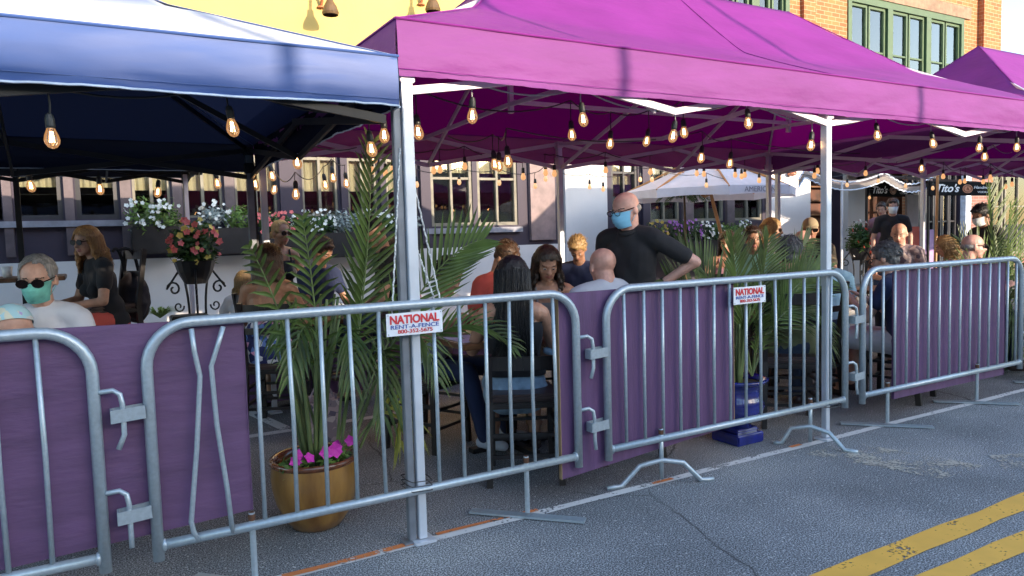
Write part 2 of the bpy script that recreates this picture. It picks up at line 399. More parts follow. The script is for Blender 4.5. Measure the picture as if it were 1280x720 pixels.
# ================================================================== SETTING
g = MB(); g.box(-400, 400, -400, 400, -.3, 0)
tag(g.build('road', MT['asphalt']), kind='structure')
sw = MB(); sw.box(-60, 90, 6.95, 9.93, 0, .14, .012)
tag(sw.build('sidewalk', MT['conc']), kind='structure')
cb = MB(); cb.box(-60, 90, 6.80, 6.947, 0, .135, .015)
tag(cb.build('kerb', mat('kerb_stone', (.33, .32, .31), .8, var=.15, scale=5)), kind='structure')
def sheet(name, m, segs, z, base=None):
    b = MB()
    for pts in segs: b.poly([(x, y, z) for x, y in pts])
    return tag(b.build(name, m), kind='structure')
def wobble(x0, x1, y, wd, n=60, amp=.008):
    out = []; px = None
    for i in range(n+1):
        x = x0+(x1-x0)*i/n; c = y+noise.noise(Vector((x*1.3, y*7, 0)))*amp*2; h = wd/2*(1+.25*noise.noise(Vector((x*4, y, 3))))
        if px: out.append([(px[0], px[1]), (x, c-h), (x, c+h), (px[0], px[2])])
        px = (x, c-h, c+h)
    return out
sheet('white_edge_line', MT['white_paint'], wobble(-6, 40, 3.03, .055, 240), .004)
sheet('yellow_line', MT['yellow_paint'], wobble(-30, 60, 1.80, .125, 300, .003), .004)
sheet('yellow_line', MT['yellow_paint'], wobble(-30, 60, 1.575, .115, 300, .003), .004)
sheet('orange_paint_mark', MT['orange_paint'], wobble(.62, 1.28, 3.035, .038, 20, .012)+wobble(1.33, 1.88, 3.062, .026, 14, .012)+wobble(2.6, 2.75, 3.03, .03, 4)+wobble(3.75, 3.85, 3.05, .03, 3), .008)
pm = [[(.2, 5.36), (2.1, 5.38), (2.1, 5.47), (.2, 5.45)], [(1.16, 5.47), (1.25, 5.47), (1.06, 6.6), (.97, 6.6)], [(4.2, 5.4), (8.8, 5.4), (8.8, 5.49), (4.2, 5.49)]]
sheet('parking_line', MT['white_paint'], pm, .0045)
# worn pale stripe crossing the lane, old marking remnants
sheet('faded_stripe', paint('faded_paint', (.48, .44, .37), .75), [[(3.72, 2.93), (4.15, 2.93), (4.33, 2.2), (3.93, 2.2)], [(4.55, 2.28), (4.95, 2.1), (4.8, 1.93), (4.35, 2.1)]], .0035)
gc = MB(); gc.poly([(.2, 2.98, .0036), (.34, 2.98, .0036), (.62, 3.5, .0036), (.45, 3.55, .0036)])

# ================================================================== BUILDINGS
def pane_at(px, Y): return at(px, 280, Y=Y).x
def wall_grid(mb, x0, x1, z0, z1, ops, y0, y1):
    xs = sorted({x0, x1, *[min(max(o[0], x0), x1) for o in ops], *[min(max(o[1], x0), x1) for o in ops]})
    zs = sorted({z0, z1, *[min(max(o[2], z0), z1) for o in ops], *[min(max(o[3], z0), z1) for o in ops]})
    for zi in range(len(zs)-1):
        run = None
        for xi in range(len(xs)-1):
            cx, cz = (xs[xi]+xs[xi+1])/2, (zs[zi]+zs[zi+1])/2
            solid = not any(o[0] < cx < o[1] and o[2] < cz < o[3] for o in ops)
            if solid: run = (run[0] if run else xs[xi], xs[xi+1])
            if run and (not solid or xi == len(xs)-2):
                mb.box(run[0], run[1], y0, y1, zs[zi], zs[zi+1]); run = None
def window(parent, x0, x1, z0, z1, y, fm, mull=(), rails=(), fw=.06, blind=.5, bm_=None, gm=None, inner=None):
    f = MB(); d0, d1 = y, y+.09
    f.box(x0, x0+fw, d0, d1, z0, z1); f.box(x1-fw, x1, d0, d1, z0, z1)
    f.box(x0+fw, x1-fw, d0, d1, z0, z0+fw); f.box(x0+fw, x1-fw, d0, d1, z1-fw, z1)
    for t in mull:
        x = x0+(x1-x0)*t; f.box(x-.018, x+.018, d0+.004, d1-.004, z0+fw, z1-fw)
    for t in rails:
        z = z0+(z1-z0)*t; f.box(x0+fw, x1-fw, d0+.009, d1-.009, z-.018, z+.018)
    w_ = f.build('window', fm, parent)
    p = MB(); p.box(x0+fw*.5, x1-fw*.5, y+.045, y+.051, z0+fw*.5, z1-fw*.5); p.build('pane', gm or MT['glass'], w_)
    if blind:
        zb = z1-fw-(z1-z0)*blind
        b = MB(); b.grid(lambda u, v: Vector((x0+fw+(x1-x0-2*fw)*u, y+.13+.012*math.sin(u*30), zb+(z1-fw-zb)*v)), 30, 2)
        b.build('blind' if bm_ is None else 'curtain', bm_ or MT['blind'], w_)
    return w_
YB = 10.0
X = lambda px, py=280: at(px, py, Y=YB).x
XL, XE = -9.0, X(1206)
rb = empty('restaurant_building', (5, YB, 0), 'long restaurant building with aubergine and white lower walls and an ochre yellow upper wall', 'building')
wins = [(X(a), X(b), 1.72, 2.98, k) for a, b, k in ((-330, -260, 0), (-240, -140, 0), (-120, -20, 0), (-2, 4, 0), (20, 80, 0), (97, 150, 0), (168, 215, 1), (231, 280, 1), (296, 348, 1), (380, 424, 1), (437, 473, 1), (485, 523, 1))]
wins += [(X(a), X(b), 1.55, 2.98, k) for a, b, k in ((540, 592, 2), (598, 648, 2), (765, 798, 3), (812, 850, 2), (866, 905, 2), (917, 953, 2))]
door = [(X(1010), X(1052), .14, 2.75, 9), (X(1075), X(1199), .14, 2.75, 9)]
ops = wins+door
xw1, xw2, xw3 = X(705), X(757), X(958); xw4 = X(1010)
m1 = MB(); wall_grid(m1, XL, xw1, 0, 1.23, ops, YB-.03, YB+.25); m1.build('lower_wall', MT['wall_white'], rb)
m2 = MB(); wall_grid(m2, XL, xw1, 1.23, 3.35, ops, YB, YB+.25); wall_grid(m2, xw2, xw3, 0, 3.35, ops, YB, YB+.25); wall_grid(m2, xw4, XE, 0, 3.35, ops, YB, YB+.25)
m2.build('wall', MT['wall_purple'], rb)
m3 = MB(); m3.box(xw1, xw2, YB-.06, YB+.25, 0, 3.35); m3.build('white_pier', MT['wall_white'], rb); m3 = MB(); m3.box(xw3, xw4, YB-.06, YB+.25, 0, 3.35); m3.build('white_pier', MT['wall_white'], rb)
XY = X(760)
m4 = MB(); m4.box(XL, XY, YB-.002, YB+.25, 3.352, 5.0); m4.box(XL, XY, YB+.3, YB+.55, 5.28, 9); m4.build('upper_wall', MT['wall_yellow'], rb)
m5 = MB(); m5.box(XL, XY, YB-.01, YB+.25, 5.002, 5.9); m5.build('patterned_band', MT['ypat'], rb)
PIL = mat('pilaster_paint', (.10, .072, .080), .6); PIL_SUNLIT = mat('sunlit_pilaster_paint', (.20, .14, .14), .6)  # second tone is the pilaster colour brightened to stand for a sunlit patch
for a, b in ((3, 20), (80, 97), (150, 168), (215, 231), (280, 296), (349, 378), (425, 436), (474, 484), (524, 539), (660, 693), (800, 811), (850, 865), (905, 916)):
    m = MB(); m.box(X(a)+.02, X(b)-.02, YB-.07, YB-.001, 1.30 if a < 700 else 1.0, 3.3); m.build('pilaster', PIL_SUNLIT if a == 660 else PIL if a in (3, 80, 150, 215, 280, 660, 850, 905) else MT['wall_purple'], rb)
m = MB(); m.box(XL, X(155), YB-.09, YB-.001, 1.63, 1.70); SILL = mat('grey_sill', (.22, .22, .26), .6); m.build('sill', SILL, rb); m = MB(); m.box(X(530), X(650), YB-.09, YB-.001, 1.44, 1.52); m.build('sill', SILL, rb)
for (a, b, c, d, k) in wins:
    if b-a < .15: continue
    if k == 0: window(rb, a, b, c, d, YB+.02, MT['frame_dark'], (), (.42,), .05, .66)
    elif k == 1: window(rb, a, b, c, d, YB+.02, MT['frame_cream'], (.5,), (.62,), .03, .7)
    elif k == 2: window(rb, a, b, c, d, YB+.02, MT['frame_cream'], (.5,), (.5, .8), .05, .40)
    else: window(rb, a, b, c, d, YB+.02, MT['frame_dark'], (.5,), (.3, .6), .05, .5)
# interior behind
m = MB(); m.box(XL, XE, YB+2.6, YB+2.7, 0, 5); m.box(XL, XE, YB+.3, YB+2.6, 3.1, 3.2); m.box(XL, XE, YB+.3, YB+2.6, 0, .14)
m.build('room', MT['interior'], rb)
m = MB(); m.box(X(1075)-.2, X(1199)+.4, YB+1.7, YB+1.8, .14, 3.0); m.build('bar_back_wall', MT['bar_int'], rb)
m = MB()
for k in range(5): m.box(X(1080), X(1140), YB+1.5, YB+1.68, 1.0+.33*k, 1.03+.33*k)
sh = m.build('bar_shelf', MT['tablewood'], rb)
m = MB(); m.box(X(1080), X(1150), YB+.9, YB+1.35, .14, 1.15); m.box(X(1078), X(1152), YB+.85, YB+1.4, 1.152, 1.19); m.build('bar_counter', MT['bar_int'], rb)
m = MB(); m.box(X(1052)+.02, X(1075)-.02, YB-.14, YB-.01, .0, 2.9); m.build('door_column', MT['wall_white'], rb)
m = MB(); m.box(X(1199)+.02, X(1206), YB-.14, YB-.01, .0, 2.9); m.build('door_column', MT['white_trim'], rb)
# folding glass doors
for k in range(6):
    xa = X(1142)+k*(X(1198)-X(1142))/6; xb = xa+(X(1198)-X(1142))/6-.02
    window(rb, xa, xb, .16, 2.7, YB+.05, MT['frame_dark'], (), (.25, .5, .75), .05, 0)
# wall sconces
for px in (-120, 60, 158, 983):
    m = MB(); x = X(px); m.lathe([(.02, 2.35), (.09, 2.38), (.05, 2.55), (.02, 2.6)], (x, YB-.14, -.12 if px < 900 else .05), 12, capt=True); m.build('wall_light', MT['copper'] if px > 900 else MT['frame_dark'], rb)
# gooseneck sign lamps on the yellow wall
def goose(px, py, lab):
    hq = at(px, py, Y=YB-.42); x, z = hq.x, hq.z+.15
    e = empty('gooseneck_lamp', (x, YB, z), lab, 'lamp', 'gooseneck lamps on the yellow wall')
    m = MB(); m.tube(bez((x, YB-.01, z), (x, YB-.40, z+.55), (x, YB-.42, z), 10), .022, 8); m.lathe([(.06, -.001), (.05, .02)], (x, YB-.02, z), 10); m.build('arm', MT['copper'], e)
    m = MB(); m.lathe([(.10, -.20), (.11, -.17), (.085, -.09), (.045, -.02), (.040, .05)], (x, YB-.42, z), 16, capb=False, capt=True); m.build('lamp_shade', mat('lamp_enamel', (.12, .07, .03), .4), e)
goose(541, 10, 'gooseneck lamp with tan shade above the corner of the purple tent')
goose(413, 14, 'gooseneck lamp on the yellow wall above the blue tent')
m = MB(); m.box(X(560, 0), X(700, 0), YB-.06, YB-.012, 5.15, 5.5)
m.thing('name_board', mat('brown_board', (.20, .14, .09), .6), 'brown board on the yellow wall beside the gooseneck lamp', 'sign')

# brick building (upper storeys of the corner block)
BX0, BX1 = XY+.01, X(1243, 60)
bb = empty('brick_building', ((BX0+BX1)/2, YB, 0), 'orange brick corner building with wide green framed sash windows above the purple tents', 'building')
g1 = (X(1058, 10), X(1203, 40), 4.15, 6.22); g0 = (X(846, 5), X(985, 5), 4.15, 6.22)
bops = [g1, g0]
m = MB(); wall_grid(m, BX0, BX1, 3.352, 9.5, bops, YB-.02, YB+.28); m.box(BX1-.25, BX1, YB+.281, YB+9, 0, 9.5); wall_grid(m, XE+.01, BX1, 0, 3.35, [], YB-.02, YB+.28)
m.build('wall', MT['brick_o'], bb)
m = MB(); m.box(XE+.012, BX1-.25, YB-.10, YB-.021, 0, 3.3); m.build('ground_floor_pier', MT['brick_r'], bb)
m = MB(); m.box(BX1-.8, BX1-.01, YB-.16, YB-.021, 3.6, 9.5); m.build('pilaster', MT['brick_o'], bb); m = MB(); m.box(X(1000), X(1000)+.35, YB-.10, YB-.021, 3.6, 9.5); m.build('pilaster', MT['brick_o'], bb)
m = MB(); m.box(g1[0]-.2, g1[1]+.25, YB-.07, YB-.021, 6.225, 6.5); m.box(g0[0]-.2, g0[1]+.2, YB-.07, YB-.021, 6.225, 6.5); m.build('lintel', MT['stone'], bb)
m = MB(); m.box(g1[0]-.4, BX1-.85, YB-.10, YB-.021, 6.85, 6.93); m.box(g1[0]-.4, BX1-.85, YB-.14, YB-.021, 7.05, 7.2); m.build('brick_course', MT['brick_o'], bb)
m = MB(); m.box(BX0, BX1-.3, YB+1.6, YB+1.7, 3.5, 9); m.box(BX0, BX1-.3, YB+.3, YB+1.6, 6.6, 6.7); m.build('room', MT['interior'], bb)
for gx0, gx1, gz0, gz1 in bops:
    m = MB(); W = gx1-gx0
    m.box(gx0+.002, gx1-.002, YB-.05, YB+.06, gz1-.14, gz1-.002); m.box(gx0+.002, gx0+.12, YB-.05, YB+.06, gz0, gz1-.142); m.box(gx1-.12, gx1-.002, YB-.05, YB+.06, gz0, gz1-.142)
    for k in (1, 2): m.box(gx0+W*k/3-.09, gx0+W*k/3+.09, YB-.05, YB+.06, gz0, gz1-.142)
    m.build('window_surround', MT['frame_green'], bb)
    for k in range(3):
        a = gx0+W*k/3+.10+.02; b = gx0+W*(k+1)/3-.12
        mid = (a+b)/2
        for (u, v) in ((a, mid-.025), (mid+.025, b)):
            window(bb, u, v, gz0+.02, gz1-.15, YB+.0, MT['frame_green'], (), (.5,), .05, .5, MT['curtain'], MT['glass_up'])
# low glazed shop at the far right
XS = BX1+.05
gs = empty('corner_shop', (XS+8, YB, 0), 'single storey glazed shopfront past the brick corner at the far right', 'building')
m = MB(); m.box(XS, XS+30, YB+3, YB+3.3, 0, 2.9); m.box(XS, XS+30, YB+.4, YB+3.3, 2.9, 3.1); m.build('wall', MT['wall_white'], gs)
for k in range(8): window(gs, XS+.1+k*1.5, XS+1.5+k*1.5, .5, 2.85, YB+.5, MT['frame_cream'], (.5,), (.55,), .06, .25)
m = MB(); m.box(XS, XS+30, YB+.45, YB+.7, 0, .5); m.build('shop_base', MT['brick_r'], gs)

# buildings across the street, behind the camera: they shade the road
def opposite(x0, x1, h, lab):
    e = empty('street_building', ((x0+x1)/2, -15, 0), lab, 'building', 'buildings across the street')
    m = MB(); m.box(x0, x1, -27, -15, 0, h); m.box(x0-.1, x1-.02, -15.15, -15.002, h-.35, h-.02); m.build('wall', MT['opp'], e)
    n = int((x1-x0)/2.6)
    for i in range(n):
        for z in (1.0,) + ((3.6,) if h > 5.4 else ()):
            window(e, x0+.7+i*2.6, x0+2.1+i*2.6, z, z+1.6, -15.1, MT['frame_cream'], (.5,), (.5,), .07, .5)
opposite(-30, 5.2, 6.30, 'pale rendered building across the street, taller of the row')
opposite(5.22, 9.5, 6.02, 'narrow pale building across the street')
opposite(9.52, 12.9, 5.6, 'lower pale building across the street')
opposite(12.92, 60, 4.95, 'long low building across the street')

# ================================================================== TENTS
def fab(p, amp=.006, s=3.0, seed=0):
    return noise.noise(Vector((p[0]*s+seed, p[1]*s, p[2]*s)))*amp + noise.noise(Vector((p[0]*s*4+seed, p[1]*s*4, p[2]*s*2)))*amp*.4
def prof(v):
    k = max(0, v-.5)
    return .70*v+.60*(k*k/(k+.02) if k > 0 else 0)+.0*v+.0115*v*2
def tent(x0, x1, y0, y1, zv, ze, zr, cm, vm, pm, tm, lab, name='canopy_tent', sag=1.45, valance_seed=0, poles=None, inset=.05, trim=None, under=None, fx=None):
    T = empty(name, ((x0+x1)/2, (y0+y1)/2, 0), lab, 'canopy tent')
    w_ = (y1-y0)/2; hi = x1-x0 > 1.3*(y1-y0)
    r0 = x0+w_ if hi else (x0+x1)/2; r1 = x1-w_ if hi else (x0+x1)/2; ym = (y0+y1)/2
    def surf(A, B, C, D, nu, nv, mb):
        def fn(u, v):
            e = Vector(A).lerp(Vector(B), u); t = Vector(D).lerp(Vector(C), u)
            p = e.lerp(t, v); z = ze+(zr-ze)*prof(v)
            edge = min(1, 6*v*(1-v)*1.2)
            droop = -.018*math.sin(v*math.pi)*math.sin(u*math.pi)*2
            return Vector((p.x, p.y, z+droop+edge*fab((p.x, p.y, 0), .012, 2.2, valance_seed)))
        mb.grid(fn, nu, nv)
    cn = MB(); nx = 60 if hi else 30
    surf((x0, y0, 0), (x1, y0, 0), (r1, ym, 0), (r0, ym, 0), nx, 26, cn)
    surf((x1, y1, 0), (x0, y1, 0), (r0, ym, 0), (r1, ym, 0), nx, 26, cn)
    surf((x0, y1, 0), (x0, y0, 0), (r0, ym, 0), (r0, ym, 0), 26, 26, cn)
    surf((x1, y0, 0), (x1, y1, 0), (r1, ym, 0), (r1, ym, 0), 26, 26, cn)
    bmesh.ops.remove_doubles(cn.bm, verts=cn.bm.verts, dist=.002)
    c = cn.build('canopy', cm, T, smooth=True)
    if under:
        c.data.materials.clear(); c.data.materials.append(cm)
    # valance
    v = MB()
    loop = [(x0, y0), (x1, y0), (x1, y1), (x0, y1), (x0, y0)]; nrm = [(0, -1), (1, 0), (0, 1), (-1, 0)]
    tr = MB()
    for k in range(4):
        (ax, ay), (bx, by) = loop[k], loop[k+1]; L = math.hypot(bx-ax, by-ay); n = max(20, int(L*26))
        def fn(u, t, ax=ax, ay=ay, bx=bx, by=by, k=k, L=L):
            u = 1-u; x, y = ax+(bx-ax)*u, ay+(by-ay)*u; s = u*L
            z = ze+(zv-ze)*t + (.012*noise.noise(Vector((s*1.5, k*9+valance_seed, 0))) + .004*noise.noise(Vector((s*14, k, 2))))*t
            ends = min(1, u*L*4, (1-u)*L*4)
            o = (.010*noise.noise(Vector((s*2.2, t*2+k*5, valance_seed))) + .008*noise.noise(Vector((s*5+2*t, t*9, 5+valance_seed))) + .003*noise.noise(Vector((s*19, t*5, 1)))*t)*ends*(.3+t) + .012*math.sin(t*math.pi)*.6
            if t > .9: o += .0025*math.sin(s*95)
            return Vector((x+nrm[k][0]*o, y+nrm[k][1]*o, z))
        v.grid(fn, n, 12)
        if trim:
            pts = [fn(i/n, 1.0)+Vector((nrm[k][0]*.004, nrm[k][1]*.004, 0)) for i in range(n+1)]
            tr.tube(pts, .005, 5)
    bmesh.ops.remove_doubles(v.bm, verts=v.bm.verts, dist=.0015)
    v.build('valance', vm, T, smooth=True)
    if trim: tr.build('hem', trim, T)
    sm_ = MB()
    hz = lambda v: ze+(zr-ze)*prof(v)
    for (ex, ey), rx in (((x0, y0), r0), ((x0, y1), r0), ((x1, y0), r1), ((x1, y1), r1)):
        sm_.tube([(ex+(rx-ex)*q/20, ey+(ym-ey)*q/20, hz(q/20)+.001) for q in range(21)], .0045, 5)
    sm_.tube([(x0-.004, y0-.004, ze+.002), (x1+.004, y0-.004, ze+.002), (x1+.004, y1+.004, ze+.002), (x0-.004, y1+.004, ze+.002), (x0-.004, y0-.004, ze+.002)], .0055, 5)
    if hi:
        xm = (x0+x1)/2
        sm_.tube([(xm, y0+(ym-y0)*q/20, hz(q/20)+.003-.036*math.sin(q/20*math.pi)) for q in range(21)], .003, 5)
    sm_.tube([(x0-.008, y0-.010, zv+.03), (x1+.008, y0-.010, zv+.03)], .0015, 4)
    sm_.build('seam_binding', cm, T)
    # poles
    i = inset
    X0, X1, Y0, Y1 = x0+i, x1-i, y0+i, y1-i
    nb = 2 if hi else 1
    pxs = [X0+(X1-X0)*k/nb for k in range(nb+1)] if not fx else [fx[0], fx[2], fx[4]]
    for yy in (Y0, Y1):
        for xx in pxs:
            if poles and not poles(xx, yy): continue
            pz = .0 if yy < 6.85 else .14
            b = MB(); b.box(xx-.019, xx+.019, yy-.019, yy+.019, pz+.02, 1.30, .003); b.box(xx-.024, xx+.024, yy-.024, yy+.024, 1.0, ze-.03, .003)
            p = b.build('pole', pm, T)
            b = MB(); b.box(xx-.05, xx+.05, yy-.05, yy+.05, pz+.004, pz+.016); b.build('foot_plate', pm, p)
            b = MB(); b.box(xx-.034, xx+.034, yy-.034, yy+.034, zv-.02, zv+.06, .004); b.build('corner_bracket', tm, p); b = MB(); b.box(xx-.034, xx+.034, yy-.034, yy+.034, ze-.09, ze-.03, .004); b.build('corner_bracket', tm, p)
    lo, hiz = zv-.05, ze-.05
    def scissor(A, B, n, tm_=.5):
        A, B = Vector(A), Vector(B); d = (B-A).normalized(); sd = Vector((-d.y, d.x, 0))*.012; ts = [0, tm_, 1]
        for k in range(n):
            a = A.lerp(B, ts[k]); b = A.lerp(B, ts[k+1])
            for s, z1, z2 in ((1, lo, hiz), (-1, hiz, lo)):
                m = MB(); m.bar((a.x+sd.x*s, a.y+sd.y*s, z1), (b.x+sd.x*s, b.y+sd.y*s, z2), .018, .036); m.build('truss_bar', tm, T)
    for k in range(nb):
        scissor((pxs[k], Y0, 0), (pxs[k+1], Y0, 0), 2, (fx[2*k+1]-fx[2*k])/(fx[2*k+2]-fx[2*k]) if fx else .5); scissor((pxs[k], Y1, 0), (pxs[k+1], Y1, 0), 2)
    for xx in (X0, X1): scissor((xx, Y0, 0), (xx, Y1, 0), 2)
    # inner trusses rising to the ridge posts
    mids = [(pxs[k]+pxs[k+1])/2 for k in range(nb)]
    for mx in mids:
        if hi: cx = mx
        else: cx = (x0+x1)/2
        for (ex, ey) in ((mx, Y0), (mx, Y1)):
            for z1, z2, s in ((lo, zr-.35, .012), (hiz, lo+.28, -.012)):
                m = MB(); m.bar((ex+s, ey, z1), (cx+s, ym, z2), .016, .03, up=(0, 0, 1)); m.build('truss_bar', tm, T)
        b = MB(); b.box(cx-.016, cx+.016, ym-.016, ym+.016, lo+.22, zr-.06); b.build('ridge_post', tm, T)
    if hi:
        xx = pxs[1]
        for z1, z2, s in ((lo, lo+.55, .012), (hiz, lo+.1, -.012)):
            for ey in (Y0, Y1):
                m = MB(); m.bar((xx+s, ey, z1), (xx+s, ym, z2), .016, .03); m.build('truss_bar', tm, T)
        m = MB(); m.bar((mids[0], ym, lo+.3), (mids[1], ym, lo+.3), .016, .03); m.bar((mids[0], ym+.02, zr-.12), (mids[1], ym+.02, zr-.12), .016, .03); m.build('ridge_bar', tm, T)
    else:
        for ex in (X0, X1):
            m = MB(); m.bar((ex, ym, lo), ((x0+x1)/2, ym, zr-.35), .016, .03); m.build('truss_bar', tm, T)
    # rafters
    for (ex, ey) in ((X0, Y0), (X0, Y1), (X1, Y0), (X1, Y1)):
        tx = mids[0] if abs(ex-X0) < .01 else mids[-1]
        m = MB(); m.bar((ex, ey, hiz), (tx, ym, zr-.2), .016, .03); m.build('rafter', tm, T)
    return T
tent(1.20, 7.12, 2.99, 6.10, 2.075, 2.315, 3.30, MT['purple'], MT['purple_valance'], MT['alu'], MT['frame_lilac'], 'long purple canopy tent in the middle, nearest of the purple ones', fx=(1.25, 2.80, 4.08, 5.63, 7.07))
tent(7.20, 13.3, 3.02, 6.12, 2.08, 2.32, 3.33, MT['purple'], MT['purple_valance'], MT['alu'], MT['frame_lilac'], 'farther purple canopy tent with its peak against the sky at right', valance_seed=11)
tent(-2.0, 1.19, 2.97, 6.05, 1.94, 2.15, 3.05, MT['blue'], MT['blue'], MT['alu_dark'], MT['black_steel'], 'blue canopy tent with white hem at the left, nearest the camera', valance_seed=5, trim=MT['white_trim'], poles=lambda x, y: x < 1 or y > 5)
tent(-2.1, 1.02, 6.3, 8.65, 2.10, 2.24, 2.55, MT['navy_under'], MT['navy_under'], MT['black_steel'], MT['black_steel'], 'dark navy canopy tent on the sidewalk behind the blue tent', valance_seed=8, trim=MT['white_trim'], poles=lambda x, y: y > 7)
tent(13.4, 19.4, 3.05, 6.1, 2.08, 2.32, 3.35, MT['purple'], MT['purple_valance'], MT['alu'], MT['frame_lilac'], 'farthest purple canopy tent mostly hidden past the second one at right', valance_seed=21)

# street light columns on the opposite pavement (behind the camera); they throw soft stripes on the canopies
for k, (xs, rr_, lb) in enumerate(((.72, .042, 'left'), (2.42, .034, 'middle'), (5.0, .034, 'right'))):
    x = xs+.35*8; e = empty('street_lamp', (x, -5, 0), 'grey street lamp column across the road, the %s one of three' % lb, 'street lamp', 'street lamps across the road')
    m = MB(); m.tube([(x, -5, 0), (x, -5, 1.0), (x, -5, 6.5)], [rr_*1.4, rr_, rr_*.8], 12); m.build('column', MT['alu_dark'], e)
    m = MB(); m.tube(bez((x, -5, 6.4), (x, -5, 6.9), (x, -4.2, 6.9), 8), .03, 8); m.ell((x, -4.0, 6.87), (.1, .25, .06), n=12, m=8); m.build('lamp_head', MT['alu_dark'], e)

m = MB(); m.box(1.188, 1.222, 3.035, 3.069, .016, 2.0, .003); m.box(1.16, 1.25, 3.02, 3.085, .003, .015); 
m.thing('tent_leg', MT['alu_dark'], 'dark grey square leg of the blue tent strapped beside the white corner pole', 'pole')
m = MB(); m.box(1.15, 1.185, 6.0, 6.035, .0, 2.0, .003); m.thing('tent_leg', MT['black_steel'], 'black tent leg beside the light back pole behind the palm', 'pole')
q = at(236, 300, Y=8.2); m = MB(); m.box(q.x-.02, q.x+.02, 8.18, 8.22, .14, 2.1, .003); m.thing('tent_leg', MT['frame_lilac'], 'mauve pole beside the black pole behind the flower stand', 'pole')
# ================================================================== BARRICADES
YF = 3.0
def barricade(x0, x1, lab, bars, feet, hooks=True, broken=(), lean=0):
    e = empty('crowd_barrier', ((x0+x1)/2, YF, 0), lab, 'barrier', 'galvanised crowd barriers along the road')
    L = Vector(e.location); r = .0208; R = .16; zt = 1.09; zb = .255
    pts = [(x0, YF, .20)]
    for k in range(9):
        a = math.pi - math.pi/2*k/8; pts.append((x0+R+R*math.cos(a), YF, zt-R+R*math.sin(a)))
    for k in range(9):
        a = math.pi/2 - math.pi/2*k/8; pts.append((x1-R+R*math.cos(a), YF, zt-R+R*math.sin(a)))
    pts.append((x1, YF, .20))
    m = MB(); m.tube(pts, r, 14); m.tube([(x0+r, YF, zb), (x1-r, YF, zb)], r*.92, 14)
    for x in (x0, x1):  # weld beads
        s = 1 if x == x0 else -1; m.ell((x+s*r, YF, zb), (.012, .026, .026), n=8, m=5)
    m.build('frame', MT['galv'], e, smooth=True)
    rnd = random.Random(int(x0*100))
    for bx in bars:
        j = rnd.uniform(-.004, .004); k = rnd.uniform(-.006, .006)
        m = MB(); m.tube([(bx, YF, zb+.015), (bx+j, YF, .65), (bx+k, YF, zt-.015)], .0092, 9); m.build('bar', MT['galv'], e, smooth=True)
    for pl in broken:
        m = MB(); m.tube([at(px, py, Y=YF-.012) for px, py in pl], .0098, 9); m.build('bent_bar', MT['galv'], e, smooth=True)
        q = at(*pl[0], Y=YF-.012)
    for fx, kind in feet:
        f = MB(); f.tube([(fx, YF+.002, .03), (fx, YF+.002, .31)], .0125, 8)
        if kind == 'flat':
            f.bar((fx-.20, YF+.22, .012), (fx+.20, YF-.20, .010), .055, .010)
        else:
            pts = [(fx-.30, YF+.10, .008), (fx-.22, YF+.075, .012), (fx-.12, YF+.04, .115), (fx, YF, .135), (fx+.11, YF-.05, .115), (fx+.2, YF-.09, .012), (fx+.27, YF-.115, .008)] if kind == 'hump' else \
                  [(fx-.14, YF+.17, .008), (fx-.11, YF+.13, .012), (fx-.07, YF+.09, .11), (fx, YF, .13), (fx+.05, YF-.10, .10), (fx+.07, YF-.19, .012), (fx+.10, YF-.26, .008)]
            sm = []
            for i in range(len(pts)-1):
                a, b = Vector(pts[i]), Vector(pts[i+1]); sm += [a, a.lerp(b, .5)]
            sm.append(Vector(pts[-1])); f.tube(sm, .014, 8)
        fo = f.build('foot', MT['galv'], e, smooth=(kind != 'flat'))
        b = MB(); b.lathe([(.012, .275), (.014, .285), (.014, .300), (.009, .312)], (fx, YF+.002, 0), 8, capt=True); b.build('bolt', MT['rust'], fo)
    if hooks:
        for z in (.86, .49):   # hooks welded on the right hand post
            m = MB(); m.tube([(x1, YF-.005, z), (x1+.06, YF-.012, z+.004), (x1+.082, YF-.02, z-.012), (x1+.088, YF-.022, z-.05), (x1+.088, YF-.022, z-.16), (x1+.066 if z > .6 else x1+.088, YF-.03, z-.21)], .0095, 9)
            m.build('hook', MT['galv'], e, smooth=True)
        for z in (.775, .40):
            m = MB(); m.bar((x0-.015, YF-.026, z), (x0-.125, YF-.034, z-.004), .006, .048); m.bar((x0-.015, YF+.022, z), (x0-.125, YF+.012, z-.004), .006, .048)
            m.bar((x0-.125, YF-.036, z-.004), (x0-.125, YF+.014, z-.004), .006, .048); m.build('bracket', MT['galv'], e)
    return e
N = lambda a, n, s=.128: [a+s*i for i in range(n)]
barricade(-2.0, -.005, 'leftmost crowd barrier, its rounded corner hooked to the next barrier before purple plywood', [-1.83+.128*i for i in range(14)], [(-1.6, 'hump')])
barricade(.17, 2.10, 'crowd barrier with two bent loose bars at its left end and the palm behind it', [x for x in N(.56, 12) if abs(x-1.20) > .05], [(.51, 'flat'), (1.79, 'flat')],
          broken=([(239, 411), (243, 440), (250, 470), (246, 560), (239, 652), (242, 664), (248, 676)], [(279, 408), (272, 432), (264, 458), (271, 530), (284, 610), (291, 666)]))
barricade(2.29, 4.22, 'crowd barrier in front of the dark blue urn, standing on humped feet', N(2.41, 14), [(2.65, 'hump'), (3.88, 'hump2')])
barricade(4.40, 6.42, 'crowd barrier covered by the farthest purple board', N(4.49, 15, .1325), [(4.68, 'flat'), (5.80, 'flat')])
barricade(6.60, 8.55, 'farthest crowd barrier at the right edge behind the palm', N(6.72, 14), [(7.0, 'flat'), (8.2, 'flat')])
